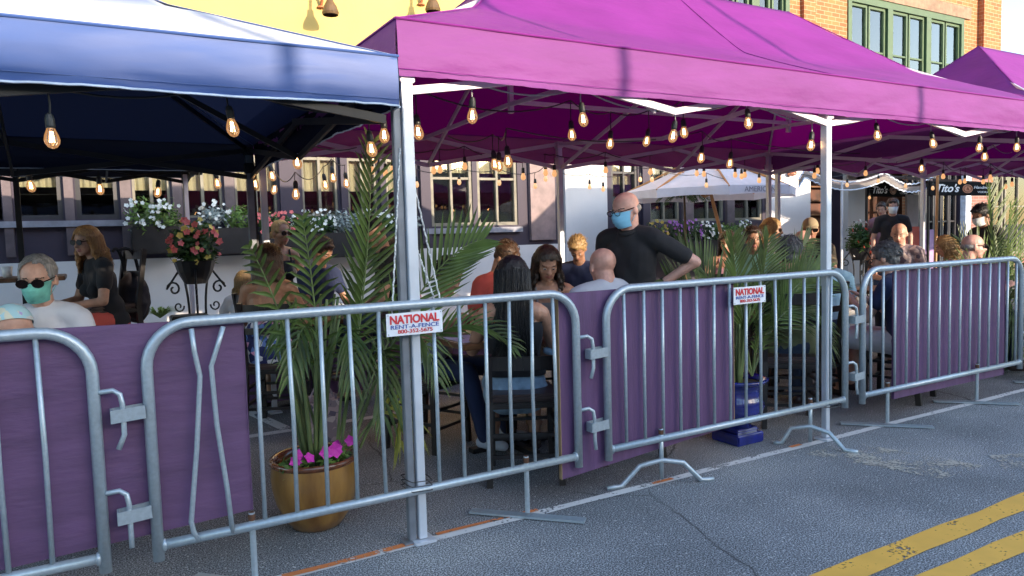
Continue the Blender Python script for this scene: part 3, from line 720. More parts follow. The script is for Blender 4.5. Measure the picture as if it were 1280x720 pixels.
# clamps at bar ends
def panel(x0, x1, z0, z1, lab, m, y=3.032, th=.014, skew=(0, 0, 0, 0), raw=False):
    b = MB()
    zz = [z0+skew[0], z0+skew[1], z1+skew[2], z1+skew[3]]
    n = 24
    for (ya, flip) in ((y, 0), (y+th, 1)):
        b.grid(lambda u, v: Vector((x0+(x1-x0)*u, ya+(.004*noise.noise(Vector((u*5+x0, v*3, 1)))), (zz[0]+(zz[1]-zz[0])*u)*(1-v)+(zz[3]+(zz[2]-zz[3])*u)*v)), n, 8)
    base = Vector(((x0+x1)/2, y, z0))
    for u in (0, 1):
        b.mi = 1 if raw else 0; xx = x0+(x1-x0)*u
        b.box(xx-.002, xx+.002, y-.004, y+th+.004, (zz[0], zz[1])[u], (zz[3], zz[2])[u]-.001)
    b.mi = 0
    b.grid(lambda u, v: Vector((x0+(x1-x0)*u, y+th*v, zz[3]+(zz[2]-zz[3])*u)), 8, 1)
    me = b.mesh('board', base); me.materials.append(m); me.materials.append(MT['ply_edge'])
    for p in me.polygons: p.use_smooth = False
    o = bpy.data.objects.new('painted_board', me); o.location = base; COL.objects.link(o)
    return tag(o, lab, 'board', 'purple boards behind the barriers')
panel(-1.9, .52, .19, 1.10, 'wide purple plywood sheet behind the two barriers at left, with grain showing', MT['ply'], skew=(.02, .12, -.012, .03))
panel(2.015, 3.24, .14, 1.085, 'purple board with raw left edge, below the bald man', MT['ply2'], skew=(0, .09, 0, 0), raw=True)
panel(4.80, 6.24, .17, 1.06, 'purple board at the far right, beside the man in navy', MT['ply2'])
# low boards behind the tables
for (a, b_, y, lab) in ((.9, 2.1, 6.25, 'low mauve board behind the left tables'), (2.3, 3.6, 6.27, 'low mauve board behind the middle tables'), (4.6, 6.4, 6.25, 'low mauve board behind the tables at right')):
    m = MB(); m.box(a, b_, y, y+.02, .05, .62, .003); m.thing('painted_board', MT['ply2'], lab, 'board', 'low mauve boards at the kerb')
# signs
def rsign(xc, zc, w, h, rz, lab):
    e = empty('fence_sign', (xc, YF-.036, zc-h/2), lab, 'sign', 'white barrier signs')
    m = MB(); m.box(xc-w/2, xc+w/2, YF-.039, YF-.036, zc-h/2, zc+h/2); m.build('panel', MT['sign_white'], e)
    y = YF-.0405
    lettering('NATIONAL', .05, (xc, y, zc+h*.19), MT['t_red'], e, w*.88, bold=.0016)
    lettering('RENT-A-FENCE', .024, (xc, y, zc-h*.12), MT['t_blue'], e, w*.86, bold=.0001)
    lettering('800-352-5675', .023, (xc, y, zc-h*.33), MT['t_red'], e, w*.62, bold=.0002)
    m = MB()
    for sx in (-1, 1):
        for sz in (-1, 1):
            m.tube([(xc+sx*(w/2-.008), YF-.041, zc+sz*(h/2-.008)), (xc+sx*(w/2-.008), YF+.008, zc+sz*(h/2-.008)+.004)], .002, 5)
    m.build('cable_tie', MT['cable'], e)
    e.rotation_euler = (0, rz, 0); return e
rsign(1.222, 1.012, .262, .098, 0, 'white sign with red NATIONAL hung in front of the tent corner pole')
rsign(3.30, 1.0, .262, .098, 0, 'white sign with red NATIONAL at the edge of the purple board near the blue urn')
# zip ties round pole and rail
for (x, zz, lab) in ((1.23, .27, 'black cable tie binding the barrier to the corner pole near the road'), (4.08, .24, 'black cable tie binding the barrier to the mid pole')):
    m = MB()
    for k in range(3 if x < 2 else 2):
        z = zz-.012+.022*k; m.tube([(x-.05, YF+.03, z), (x-.045, YF-.028, z+.004), (x+.05, YF-.028, z-.003), (x+.055, YF+.03, z), (x+.05, YF+.11, z), (x-.045, YF+.11, z), (x-.05, YF+.03, z)], .0022, 5)
    m.thing('cable_tie', MT['cable'], lab, 'cable tie')
# guy ropes
for pa, pb, lab in (((500, 185), (490, 398), 'white guy rope left of the corner pole'), ((508, 188), (552, 383), 'white guy rope running from the corner pole to the rail, right one'), ((514, 290), (546, 383), 'short white guy rope right of the corner pole')):
    a = at(*pa, Y=3.03); b = at(*pb, Y=3.03)
    m = MB(); pts = [a.lerp(b, i/40)+Vector((.002*math.sin(i*2.1), 0, .0)) for i in range(41)]; m.tube(pts, .0038, 6)
    m.thing('guy_rope', MT['rope'], lab, 'rope')

# ================================================================== PLANTS
def leafball(mb, c, r, n, size, rnd, mats=(0,), flat=.9, shell=.5):
    c = Vector(c)
    for _ in range(n):
        d = Vector((rnd.gauss(0, 1), rnd.gauss(0, 1), rnd.gauss(0, 1))).normalized()
        k = shell+(1-shell)*rnd.random()
        lump = 1+.28*noise.noise(d*2.2+c*3)
        p = c+Vector((d.x*r[0], d.y*r[1], d.z*r[2]))*k*lump
        t = Vector((rnd.gauss(0, 1), rnd.gauss(0, 1), rnd.gauss(0, .7))).normalized(); n2 = (d+t*.8).normalized()
        s = size*rnd.uniform(.6, 1.3); u = t*s; v = n2.cross(t).normalized()*s*.38
        mb.mi = rnd.choice(mats)
        mb.poly([p-u, p-u*.2+v, p+u*.9+n2*s*.15, p-u*.2-v])
def petals(mb, p, r, rnd, up=None):
    p = Vector(p); d = up or Vector((rnd.gauss(0, .6), -1+rnd.gauss(0, .5), rnd.random()*.9)).normalized()
    a = d.orthogonal().normalized(); b = d.cross(a); ph = rnd.random()*6
    for k in range(5):
        t = ph+k*2*math.pi/5; o = a*math.cos(t)+b*math.sin(t); s = a*math.cos(t+1.57)+b*math.sin(t+1.57)
        mb.poly([p, p+o*r*.6+s*r*.42+d*r*.15, p+o*r+d*r*.1, p+o*r*.6-s*r*.42+d*r*.15])
def frond(P, L=26, ln=.30, wd=.020, sides=(1, -1), droop=.35, rnd=random, upn=None, mb=None, fold=.25, t0=.12):
    """feather leaf along bezier P=(a,b,c)"""
    own = mb is None
    mb = mb or MB(); pts = bez(*P, n=24)
    mb.mi = 1; mb.tube(pts, [.0065*(1-.8*i/24)+.001 for i in range(25)], 5)
    mb.mi = 0
    for i in range(L):
        t = t0+(1-t0)*i/(L-1); k = min(23, int(t*24)); f = t*24-k; p = pts[k].lerp(pts[k+1], min(1, f))
        tan = (pts[min(24, k+1)]-pts[max(0, k-1)]).normalized()
        up = Vector(upn) if upn else Vector((0, 0, 1))
        sd = tan.cross(up)
        if sd.length < .1: sd = tan.cross(Vector((0, 1, 0)))
        sd.normalize(); nn = sd.cross(tan).normalized()
        env = math.sin(math.pi*(.14+.80*t))**.6
        for s in sides:
            l = ln*env*rnd.uniform(.85, 1.1); an = .55+.25*(1-t)
            d = (tan*math.cos(an)*1.0+sd*s*math.sin(an)+nn*fold*rnd.uniform(.6, 1.3)).normalized()
            q = [p]
            for j in range(1, 6):
                u = j/5; q.append(p+d*l*u+Vector((0, 0, -droop*l*u*u*rnd.uniform(.8, 1.1))))
            wv = d.cross(nn).normalized(); prev = None
            for j in range(6):
                ww = wd*(.35, .95, 1, .8, .5, .04)[j]/2
                a_ = mb.bm.verts.new(q[j]+wv*ww+nn*ww*.35); c_ = mb.bm.verts.new(q[j]); b_ = mb.bm.verts.new(q[j]-wv*ww+nn*ww*.35)
                if prev: mb._f([prev[0], prev[1], c_, a_]); mb._f([prev[1], prev[2], b_, c_])
                prev = (a_, c_, b_)
    return mb
def palm(base, fronds, lab, group, rnd, stems=9, stem_h=.5, spread=.09, potz=.33):
    B = Vector(base); e = empty('areca_palm', (B.x, B.y, potz), lab, 'palm', group)
    for k in range(stems):
        a = k*2.4; r = spread*.45*math.sqrt((k+.5)/stems)
        s = B+Vector((math.cos(a)*r, math.sin(a)*r, potz-.03)); t = B+Vector((math.cos(a)*spread*1.6, math.sin(a)*spread*1.2, potz+stem_h*rnd.uniform(.8, 1.3)))
        m = MB(); m.tube(bez(s, s.lerp(t, .5)+Vector((0, 0, .06)), t, 8), [.013*(1-.5*i/8) for i in range(9)], 7); m.build('stem', MT['palm_stem'], e, smooth=True)
    for f in fronds:
        kw = dict(f[1]); y = kw.pop('m', 'palm'); start = kw.pop('start', None)
        P = f[0]
        m = frond(P, rnd=rnd, **kw); m.build('frond', [MT[y], MT['palm_stem']], e)
    return e
rnd = random.Random(5)
PB = Vector((.90, 3.52, 0))
def pf(tip, mid, Yt, Ym=None, s=(410, 570), **kw):
    kw['ln'] *= .82; kw['L'] = int(kw['L']*.58)
    Ym = Ym if Ym is not None else (Yt+PB.y)/2
    c = at(*mid, Y=Ym); t = at(*tip, Y=Yt); a = at(*s, Y=PB.y)
    b = c*2-(a+t)*.5
    return ((a, b, t), kw)
FR = [
 pf((464, 182), (452, 385), 3.5, s=(418, 570), L=38, ln=.40, sides=(1, -1), droop=.15, upn=(.2, -1, .1), t0=.40),
 pf((378, 275), (395, 400), 3.45, s=(405, 560), L=30, ln=.30, droop=.4, upn=(0, -1, .3), t0=.3),
 pf((312, 310), (352, 400), 3.35, s=(402, 560), L=22, ln=.22, droop=.35, upn=(0, -1, .6), t0=.3),
 pf((602, 300), (520, 375), 3.25, s=(440, 560), L=34, ln=.36, sides=(1, -1), droop=-.1, upn=(-.2, -1, .3), t0=.35, fold=.1),
 pf((640, 432), (545, 420), 3.12, s=(450, 560), L=26, ln=.27, sides=(1, -1), droop=.28, upn=(0, -.6, 1), t0=.5),
 pf((545, 470), (500, 420), 3.1, s=(440, 560), L=22, ln=.26, droop=.7, upn=(0, -.6, 1), t0=.4),
 pf((362, 470), (388, 415), 3.2, s=(405, 560), L=22, ln=.25, droop=.8, upn=(0, -.7, 1), t0=.3),
 pf((345, 430), (375, 400), 3.5, s=(405, 560), L=24, ln=.22, droop=.7, upn=(0, -.7, 1), t0=.3),
 pf((480, 520), (475, 440), 3.2, s=(435, 560), L=26, ln=.30, droop=.8, upn=(.3, -1, .6), t0=.3),
 pf((440, 470), (435, 420), 3.2, s=(420, 570), L=24, ln=.28, droop=.8, upn=(0, -1, .5), t0=.3),
 pf((500, 550), (490, 505), 3.45, s=(440, 560), L=16, ln=.24, droop=.9, upn=(.2, -1, .5), t0=.3, m='palm_y'),
 pf((530, 400), (490, 420), 3.8, s=(435, 560), L=26, ln=.28, droop=.5, upn=(0, -1, .7), t0=.3),
 pf((460, 300), (445, 420), 3.6, s=(425, 570), L=28, ln=.27, droop=.5, upn=(0, -1, .3), t0=.35),
]
palm(PB, FR, 'large areca palm in the amber pot behind the barrier, tallest frond reaching the lights', 'areca palms', rnd, 11, .62, .10, .33)
def pot_amber(c):
    e = empty('amber_pot', c, 'amber glazed round planter with rust brown rim standing by the road line', 'planter')
    m = MB(); m.lathe([(.10, 0), (.118, .008), (.155, .06), (.185, .13), (.203, .21), (.206, .27), (.199, .325)], c, 40); m.build('pot_body', MT['amber'], e, smooth=True)
    m = MB(); m.lathe([(.1985, .315), (.210, .325), (.212, .340), (.200, .348), (.185, .342), (.178, .31), (.176, .295)], c, 40, capb=False); m.build('rim', MT['amber_rim'], e, smooth=True)
    m = MB(); m.lathe([(.0, .302), (.09, .306), (.183, .300)], c, 24, capb=False); m.build('soil', MT['soil'], e)
pot_amber((PB.x, PB.y, 0))
def petunia(c, lab, offs, m='f_mag', rr=.03):
    r2 = random.Random(int(c[0]*77)); b = MB(); b.mi = 0
    for o in offs: leafball(b, Vector(c)+Vector(o), (.06, .05, .05), 34, .028, r2)
    n0 = Vector(c)
    b.mi = 1
    for o in offs:
        for _ in range(2): petals(b, n0+Vector(o)+Vector((r2.uniform(-.04, .04), r2.uniform(-.06, -.02), r2.uniform(.03, .07))), rr, r2)
    me = b.mesh('petunia', n0); me.materials.append(MT['leaf_l']); me.materials.append(MT[m])
    o = bpy.data.objects.new('petunia', me); o.location = n0; COL.objects.link(o); tag(o, lab, 'flowers', 'petunias in the amber pot')
petunia((PB.x-.09, PB.y-.10, .33), 'leafy petunia at the left of the amber pot', [(-.05, 0, 0), (0, -.02, .02)])
petunia((PB.x+.03, PB.y-.13, .34), 'bright magenta petunia at the front of the amber pot', [(0, 0, 0), (.02, .01, .02)], rr=.036)
petunia((PB.x+.13, PB.y-.02, .34), 'small violet petunia at the right of the amber pot', [(0, 0, 0)], 'f_mag')
# blue urn and second palm
UB = Vector((3.62, 3.36, 0))
e = empty('blue_urn', UB, 'cobalt blue glazed pedestal urn on a square base behind the barrier', 'planter')
m = MB(); m.box(UB.x-.118, UB.x+.118, UB.y-.118, UB.y+.118, 0, .07, .008); m.box(UB.x-.098, UB.x+.098, UB.y-.098, UB.y+.098, .071, .10, .012); m.build('pedestal', MT['cobalt'], e)
m = MB(); m.lathe([(0.094, .10), (0.077, .13), (0.112, .15), (0.156, .19), (0.173, .24), (0.160, .29), (0.140, .33), (0.147, .36), (0.188, .395), (0.200, .41), (0.185, .42), (0.169, .40), (0.156, .39)], UB, 36); m.build('bowl', MT['cobalt'], e, smooth=True)
m = MB(); m.lathe([(0, .385), (.162, .383)], UB, 20, capb=False); m.build('soil', MT['soil'], e)
PB2 = UB
def pf2(tip, mid, Yt, base=UB, s=(940, 470), **kw):
    kw['L'] = int(kw['L']*.75); a = at(*s, Y=base.y); c = at(*mid, Y=(Yt+base.y)/2); t = at(*tip, Y=Yt)
    return ((a, c*2-(a+t)*.5, t), kw)
F2 = [
 pf2((835, 350), (890, 395), 3.5, L=36, ln=.36, droop=.1, upn=(0, -1, .5), t0=.3),
 pf2((850, 310), (900, 370), 3.8, L=34, ln=.36, droop=.1, upn=(0, -1, .4), t0=.3),
 pf2((1030, 345), (985, 370), 3.3, L=36, ln=.36, droop=.15, upn=(0, -1, .5), t0=.3),
 pf2((1010, 300), (975, 370), 3.7, L=34, ln=.38, droop=.1, upn=(0, -1, .3), t0=.3),
 pf2((960, 300), (950, 380), 3.5, L=32, ln=.34, droop=.1, upn=(0, -1, .3), t0=.3),
 pf2((915, 300), (925, 380), 3.4, L=32, ln=.34, droop=.1, upn=(0, -1, .3), t0=.3),
 pf2((1035, 430), (990, 385), 3.25, L=30, ln=.32, droop=.5, upn=(0, -1, .6), t0=.25),
 pf2((870, 390), (905, 390), 3.9, L=28, ln=.32, droop=.4, upn=(0, -1, .6), t0=.25),
 pf2((1000, 400), (975, 395), 3.9, L=28, ln=.32, droop=.5, upn=(0, -1, .6), t0=.25),
 pf2((950, 400), (948, 420), 3.3, L=26, ln=.28, droop=.6, upn=(0, -1, .3), t0=.25),
]
palm(UB, F2, 'areca palm in the blue urn behind the purple board', 'areca palms', random.Random(9), 9, .45, .06, .40)
# third palm, right edge, in a dark green tub
GB = Vector((7.2, 3.75, 0))
e = empty('green_tub', GB, 'low dark green round tub at the far right behind the barrier', 'planter')
m = MB(); m.lathe([(.22, 0), (.27, .02), (.31, .32), (.33, .34), (.32, .37), (.29, .36), (.28, .33)], GB, 28); m.build('tub_body', mat('dark_green_tub', (.02, .07, .04), .4), e, smooth=True)
m = MB(); m.lathe([(0, .33), (.285, .33)], GB, 16, capb=False); m.build('soil', MT['soil'], e)
F3 = [pf2(t, mm, Y, base=GB, s=(1252, 400), L=34, ln=.5, wd=.022, droop=dr, upn=(0, -1, .4), t0=.25) for t, mm, Y, dr in (
 ((1236, 238), (1243, 320), 3.8, .1), ((1262, 262), (1258, 330), 3.6, .15), ((1300, 270), (1275, 330), 3.9, .2), ((1185, 345), (1222, 350), 3.5, .3), ((1200, 300), (1232, 345), 4.1, .15),
 ((1330, 330), (1290, 350), 3.5, .3), ((1290, 400), (1272, 360), 3.4, .6), ((1215, 420), (1235, 375), 3.6, .7), ((1270, 430), (1262, 385), 3.3, .7), ((1320, 400), (1290, 370), 4.1, .5), ((1245, 300), (1250, 350), 4.2, .2))]
palm(GB, F3, 'tall palm at the right edge of the picture, behind the farthest barrier', 'areca palms', random.Random(12), 9, .6, .12, .33)

def flowerbox(px0, px1, py, Y, lab, kinds, zdrop=.26, h=.24, seed=1):
    a, b = at(px0, py, Y=Y), at(px1, py, Y=Y); r3 = random.Random(seed)
    z = (a.z+b.z)/2
    e = empty('window_box', ((a.x+b.x)/2, Y, z-zdrop), lab, 'planter', 'flower boxes along the restaurant wall')
    m = MB(); m.box(a.x, b.x, Y-.14, Y+.14, z-zdrop, z-.03, .01); m.build('trough', MT['black_steel'], e)
    n = max(2, int((b.x-a.x)/.22))
    for i in range(n):
        kk = kinds[min(len(kinds)-1, int(i/n*len(kinds)))]
        c = Vector((a.x+(b.x-a.x)*(i+.5)/n, Y+r3.uniform(-.05, .03), z+.06+r3.uniform(0, .05)))
        mb = MB(); leafball(mb, c, (.19, .17, h*.7*r3.uniform(.8, 1.2)), 300, .035, r3)
        if len(kk) > 1:
            mb.mi = 1
            for _ in range(26):
                d = Vector((r3.gauss(0, 1), -abs(r3.gauss(0, 1)), r3.gauss(.3, .8))).normalized()
                petals(mb, c+Vector((d.x*.2, d.y*.18, d.z*h*.75)), r3.uniform(.02, .034), r3)
        me = mb.mesh('plants', worldloc(e)); me.materials.append(MT[kk[0]]); me.materials.append(MT[kk[-1]])
        link('plants', me, None, e)
flowerbox(163, 222, 280, 9.75, 'black window box of white flowers and pale leaves, leftmost under the restaurant windows', [('leaf_l', 'f_white'), ('leaf_l', 'f_white'), ('leaf_s', 'f_white')], .36, .30, 1)
flowerbox(255, 312, 282, 9.75, 'black window box of silver and bright green leaves left of the black tent pole', [('leaf_s', 'f_white'), ('leaf_l',)], .36, .28, 2)
flowerbox(322, 520, 288, 9.75, 'long black window box with coral and white blooms behind the large palm', [('leaf', 'f_pink'), ('leaf', 'f_white'), ('leaf_s',), ('leaf', 'f_white'), ('leaf_s',)], .36, .26, 3)
flowerbox(800, 872, 300, 9.6, 'flower box with violet blooms beside the standing man', [('leaf_l', 'f_yel'), ('leaf', 'f_violet'), ('leaf', 'f_violet')], .35, .34, 4)
flowerbox(872, 935, 297, 9.6, 'flower box of bright green leaves and white blooms under the white umbrella', [('leaf', 'f_white'), ('leaf_l',), ('leaf_l', 'f_white')], .35, .28, 5)
def ironstand(px, py, Y, floor, lab, fl, r=.25, h=.35, base=True, seed=3):
    c = at(px, py, Y=Y); r3 = random.Random(seed)
    e = empty('flower_stand', (c.x, c.y, floor), lab, 'plant stand')
    zt = c.z-.28
    m = MB(); m.lathe([(.10, zt), (.16, zt+.12), (.19, zt+.22), (.18, zt+.22)], (c.x, c.y, 0), 16); m.build('bowl', MT['black_steel'], e)
    for k in range(3):
        a = k*2.094+.4; dx, dy = math.cos(a), math.sin(a)
        pts = [(c.x+dx*.16, c.y+dy*.16, zt+.14)]
        for i in range(16):
            t = i/15; ang = t*7.5; rr = .075*(1-t*.75); pts.append((c.x+dx*(.30+rr*math.cos(ang)-.07), c.y+dy*(.30+rr*math.cos(ang)-.07), zt-.05+rr*math.sin(ang)))
        m = MB(); m.tube(pts, .010, 6); m.tube(bez((c.x+dx*.12, c.y+dy*.12, zt+.05), (c.x+dx*.02, c.y+dy*.02, (zt+floor)/2), (c.x+dx*.2, c.y+dy*.2, floor+.01), 10), .011, 6)
        pts = []
        for i in range(14):
            t = i/13; ang = 3+t*7; rr = .055*(1-t*.7); pts.append((c.x+dx*(.19+rr*math.cos(ang)), c.y+dy*(.19+rr*math.cos(ang)), zt-.22+rr*math.sin(ang)))
        m.tube(pts, .008, 6); m.build('scroll_leg', MT['black_steel'], e, smooth=True)
    mb = MB(); leafball(mb, (c.x, c.y, c.z+.08), (r, r*.9, h), 900, .045, r3, shell=.3)
    mb.mi = 1
    for k in range(40):
        d = Vector((r3.gauss(0, 1), -abs(r3.gauss(0, 1)), r3.gauss(.25, .8))).normalized(); mb.mi = r3.choice([1, 1, 2])
        petals(mb, Vector((c.x+d.x*r*1.05, c.y+d.y*r, c.z+.08+d.z*h*1.02)), r3.uniform(.022, .040), r3)
    me = mb.mesh('flowers', worldloc(e)); [me.materials.append(MT[q]) for q in ('leaf',)+fl]; link('flowers', me, None, e)
ironstand(243, 318, 7.6, .14, 'scrolled black iron stand overflowing with coral begonias beside the black pole', ('f_pink', 'f_yel'), .22, .26)
ironstand(1074, 305, 8.0, .14, 'iron stand heaped with red and white flowers by the white door column', ('f_red', 'f_white'), .24, .32, seed=8)
m = MB(); c = at(233, 395, Y=7.6); m.box(c.x-.16, c.x+.16, 7.25, 7.5, .14, c.z+.03, .01); m.thing('square_planter', MT['blackwood'], 'square dark planter box under the scrolled flower stand', 'planter')
def grassy(px, py, Y, lab, r=.2, n=60, hgt=.25, seed=2, base=.14):
    c = at(px, py, Y=Y); r3 = random.Random(seed); mb = MB()
    for _ in range(n):
        a = r3.random()*6.28; l = r3.uniform(.5, 1)*hgt; q = Vector((c.x, c.y, c.z-.05)); d = Vector((math.cos(a), math.sin(a), 0)); s = d.cross(Vector((0, 0, 1)))*.008
        p1 = q+d*r*.4+Vector((0, 0, l*.8)); p2 = q+d*r+Vector((0, 0, l*.7))
        mb.poly([q-s, q+s, p1+s, p1-s]); mb.poly([p1-s, p1+s, p2])
    mb.thing('spiky_plant', MT['leaf_l'], lab, 'plant', base=(c.x, c.y, base))
grassy(200, 392, 9.0, 'low spiky green plant at the foot of the white wall', .28, 80, .16)
grassy(852, 375, 8.6, 'spiky green plant behind the standing man', .2, 70, .35, 4)
# slim tree under umbrella
c = at(856, 300, Y=8.9); e = empty('small_tree', (c.x, c.y, .14), 'slim small tree with drooping leafy crown under the white umbrella', 'tree')
m = MB(); m.tube([(c.x, c.y, .14), (c.x+.02, c.y, 1.2), (c.x, c.y, 2.0)], [.03, .024, .015], 8); m.build('trunk', mat('tree_bark', (.13, .09, .05), .9), e)
r4 = random.Random(3); mb = MB()
for k in range(12):
    a = k*.55; q = Vector((c.x, c.y, 1.98)); t = q+Vector((math.cos(a)*.45, math.sin(a)*.4, r4.uniform(-.18, .1))); frond((q, q.lerp(t, .5)+Vector((0, 0, .12)), t), 12, .16, .02, mb=mb, rnd=r4, droop=.5)
mb.build('crown', [MT['leaf'], MT['palm_stem']], e)

# ================================================================== MARKET UMBRELLA, AWNINGS
def umbrella():
    c = at(903, 285, Y=7.9); zc = at(903, 247, Y=7.9).z
    e = empty('market_umbrella', (c.x, c.y, .14), 'large off white market umbrella on a varnished wooden pole before the restaurant', 'umbrella')
    top = at(878, 200, Y=8.2)
    m = MB(); m.tube([(c.x+.02, c.y, .16), (c.x-.02, c.y, 1.3), top+Vector((0, 0, -.02))], .026, 10); m.build('pole', MT['umbwood'], e)
    m = MB(); m.lathe([(.28, .14), (.28, .2), (.05, .22), (.04, .4)], (c.x, c.y, 0), 20, capt=True); m.build('base', MT['black_steel'], e)
    n = 8; R = 1.28; ze = at(880, 246, Y=8.0).z+.10; zt = at(880, 203, Y=8.2).z+.16; cx, cy = top.x+.03, 8.1
    ph = .2; co = [(cx+R*math.cos(ph+k*2*math.pi/n), cy+R*math.sin(ph+k*2*math.pi/n)) for k in range(n)]
    m = MB()
    for k in range(n):
        a, b = co[k], co[(k+1) % n]
        m.grid(lambda u, v: Vector((cx+(a[0]+(b[0]-a[0])*u-cx)*v, cy+(a[1]+(b[1]-a[1])*u-cy)*v, zt+(ze-zt)*v-.07*math.sin(u*math.pi)*v*v*-0-.05*math.sin(v*math.pi))), 8, 8)
    m.build('canopy', MT['umb'], e, smooth=False)
    m = MB()
    for k in range(n):
        a, b = co[k], co[(k+1) % n]
        m.grid(lambda u, v: Vector((a[0]+(b[0]-a[0])*u, a[1]+(b[1]-a[1])*u, ze-.13*v+.02*math.sin(u*math.pi)*v)), 8, 2)
    m.build('valance', MT['umb'], e)
    for k in range(n):
        a = co[k]; m = MB(); m.bar((top.x, cy, zt-.03), (a[0], a[1], ze-.015), .018, .025); m.bar((top.x, 8.15, ze-.1), (top.x+(a[0]-top.x)*.5, 8.1+(a[1]-8.1)*.5, (ze+zt)/2-.04), .015); m.build('rib', MT['umbwood'], e)
    k = [i for i in range(n)]
    # lettering on the valance facing the road
    best = min(range(n), key=lambda i: co[i][1]+co[(i+1) % n][1]); a, b = Vector((*co[best], 0)), Vector((*co[(best+1) % n], 0))
    d = (b-a).normalized(); nr = Vector((d.y, -d.x, 0)); mid = (a+b)/2+nr*.006
    if nr.y > 0: nr = -nr; mid = (a+b)/2+nr*.006
    lettering('AMERICAN', .1, (mid.x, mid.y, ze-.06), MT['t_grey'], e, .5, normal=nr)
umbrella()
def swag():
    e = empty('shade_canopy', (11.4, 8.2, .14), 'taupe shade canopy with white scalloped trim hanging before the bar entrance', 'canopy')
    pts = []
    segs = [((1000, 224), (1006, 212)), ((1006, 212), (1108, 222)), ((1108, 222), (1168, 222))]
    m = MB(); tr = MB(); Y = 8.0
    def line(u):
        if u < .08: t = u/.08; p = (998+8*t, 224-13*t)
        elif u < .62: t = (u-.08)/.54; p = (1006+100*t, 211+4*t+17*math.sin(t*math.pi)*.8)
        else: t = (u-.62)/.38; p = (1106+60*t, 215+6*t+16*math.sin(t*math.pi)*.7)
        return p
    def fn(u, v):
        px, py = line(u); p = at(px, py+10*(1-v) if v < .5 else py+5-12*(v-.5), Y=Y+1.6*max(0, v-.5)); return p
    m.grid(fn, 40, 6); m.build('cloth', MT['grey_cloth'], e)
    for off in (0, 10):
        tr.tube([at(line(i/60)[0], line(i/60)[1]+off+1.5*abs(math.sin(i*1.6)), Y=Y-.01) for i in range(61)], .012, 5)
    tr.build('scalloped_trim', MT['white_trim'], e)
    for px in (1052,):
        q = at(px, 300, Y=8.0); p = MB(); p.tube([(q.x, 8.0, .14), (q.x, 8.0, 2.15)], .022, 8); p.build('post', MT['alu'], e)
swag()
def tito(px0, px1, pyc, Y, lab):
    a = at(px0, pyc, Y=Y); b = at(px1, pyc, Y=Y); z = (a.z+b.z)/2; w = b.x-a.x
    e = empty('bar_awning', ((a.x+b.x)/2, Y, .14), lab, 'awning', 'black awnings over the bar')
    m = MB(); m.box(a.x-.1, b.x+.1, Y, Y+.02, z-.13, z+.13, .004); m.build('valance', MT['black_cloth'], e)
    m = MB(); m.grid(lambda u, v: Vector((a.x-.1+(w+.2)*u, Y+.02+(9.85-Y)*v, z+.13+.3*v)), 10, 6); m.build('canopy', MT['black_cloth'], e)
    for x in (a.x-.05, b.x+.05):
        p = MB(); p.box(x-.02, x+.02, Y+.03, Y+.07, .14, z+.11); p.build('post', MT['black_steel'], e)
    y = Y-.002
    lettering("Tito's", .2, (a.x+w*.24, y, z), MT['t_white'], e, w*.36, shear=.35, bold=.004)
    m = MB(); c0 = Vector((a.x+w*.55, y-.004, z)); m.poly([c0+Vector((math.cos(t*.3142)*w*.085, 0, math.sin(t*.3142)*.085)) for t in range(20)][::-1]); bd = m.build('badge', MT['copper'], e)
    m = MB(); c0 = Vector((a.x+w*.55, y-.008, z)); m.tube([c0+Vector((math.cos(t*.3142)*w*.065, 0, math.sin(t*.3142)*.062)) for t in range(21)], .005, 5); m.tube([c0+Vector((-.03, 0, -.02)), c0+Vector((0, 0, .03)), c0+Vector((.03, 0, -.02))], .006, 5); m.build('badge_mark', MT['rust'], bd)
    lettering('Handmade', .08, (a.x+w*.82, y, z+.03), MT['t_white'], e, w*.32, shear=.3)
    lettering('VODKA', .05, (a.x+w*.82, y, z-.06), MT['t_white'], e, w*.2)
tito(1088, 1138, 238, 9.3, "black awning reading Tito's, the smaller farther one above the masked waiter")
tito(1166, 1242, 236, 7.9, "black awning reading Tito's, the larger nearer one beside the tall palm")

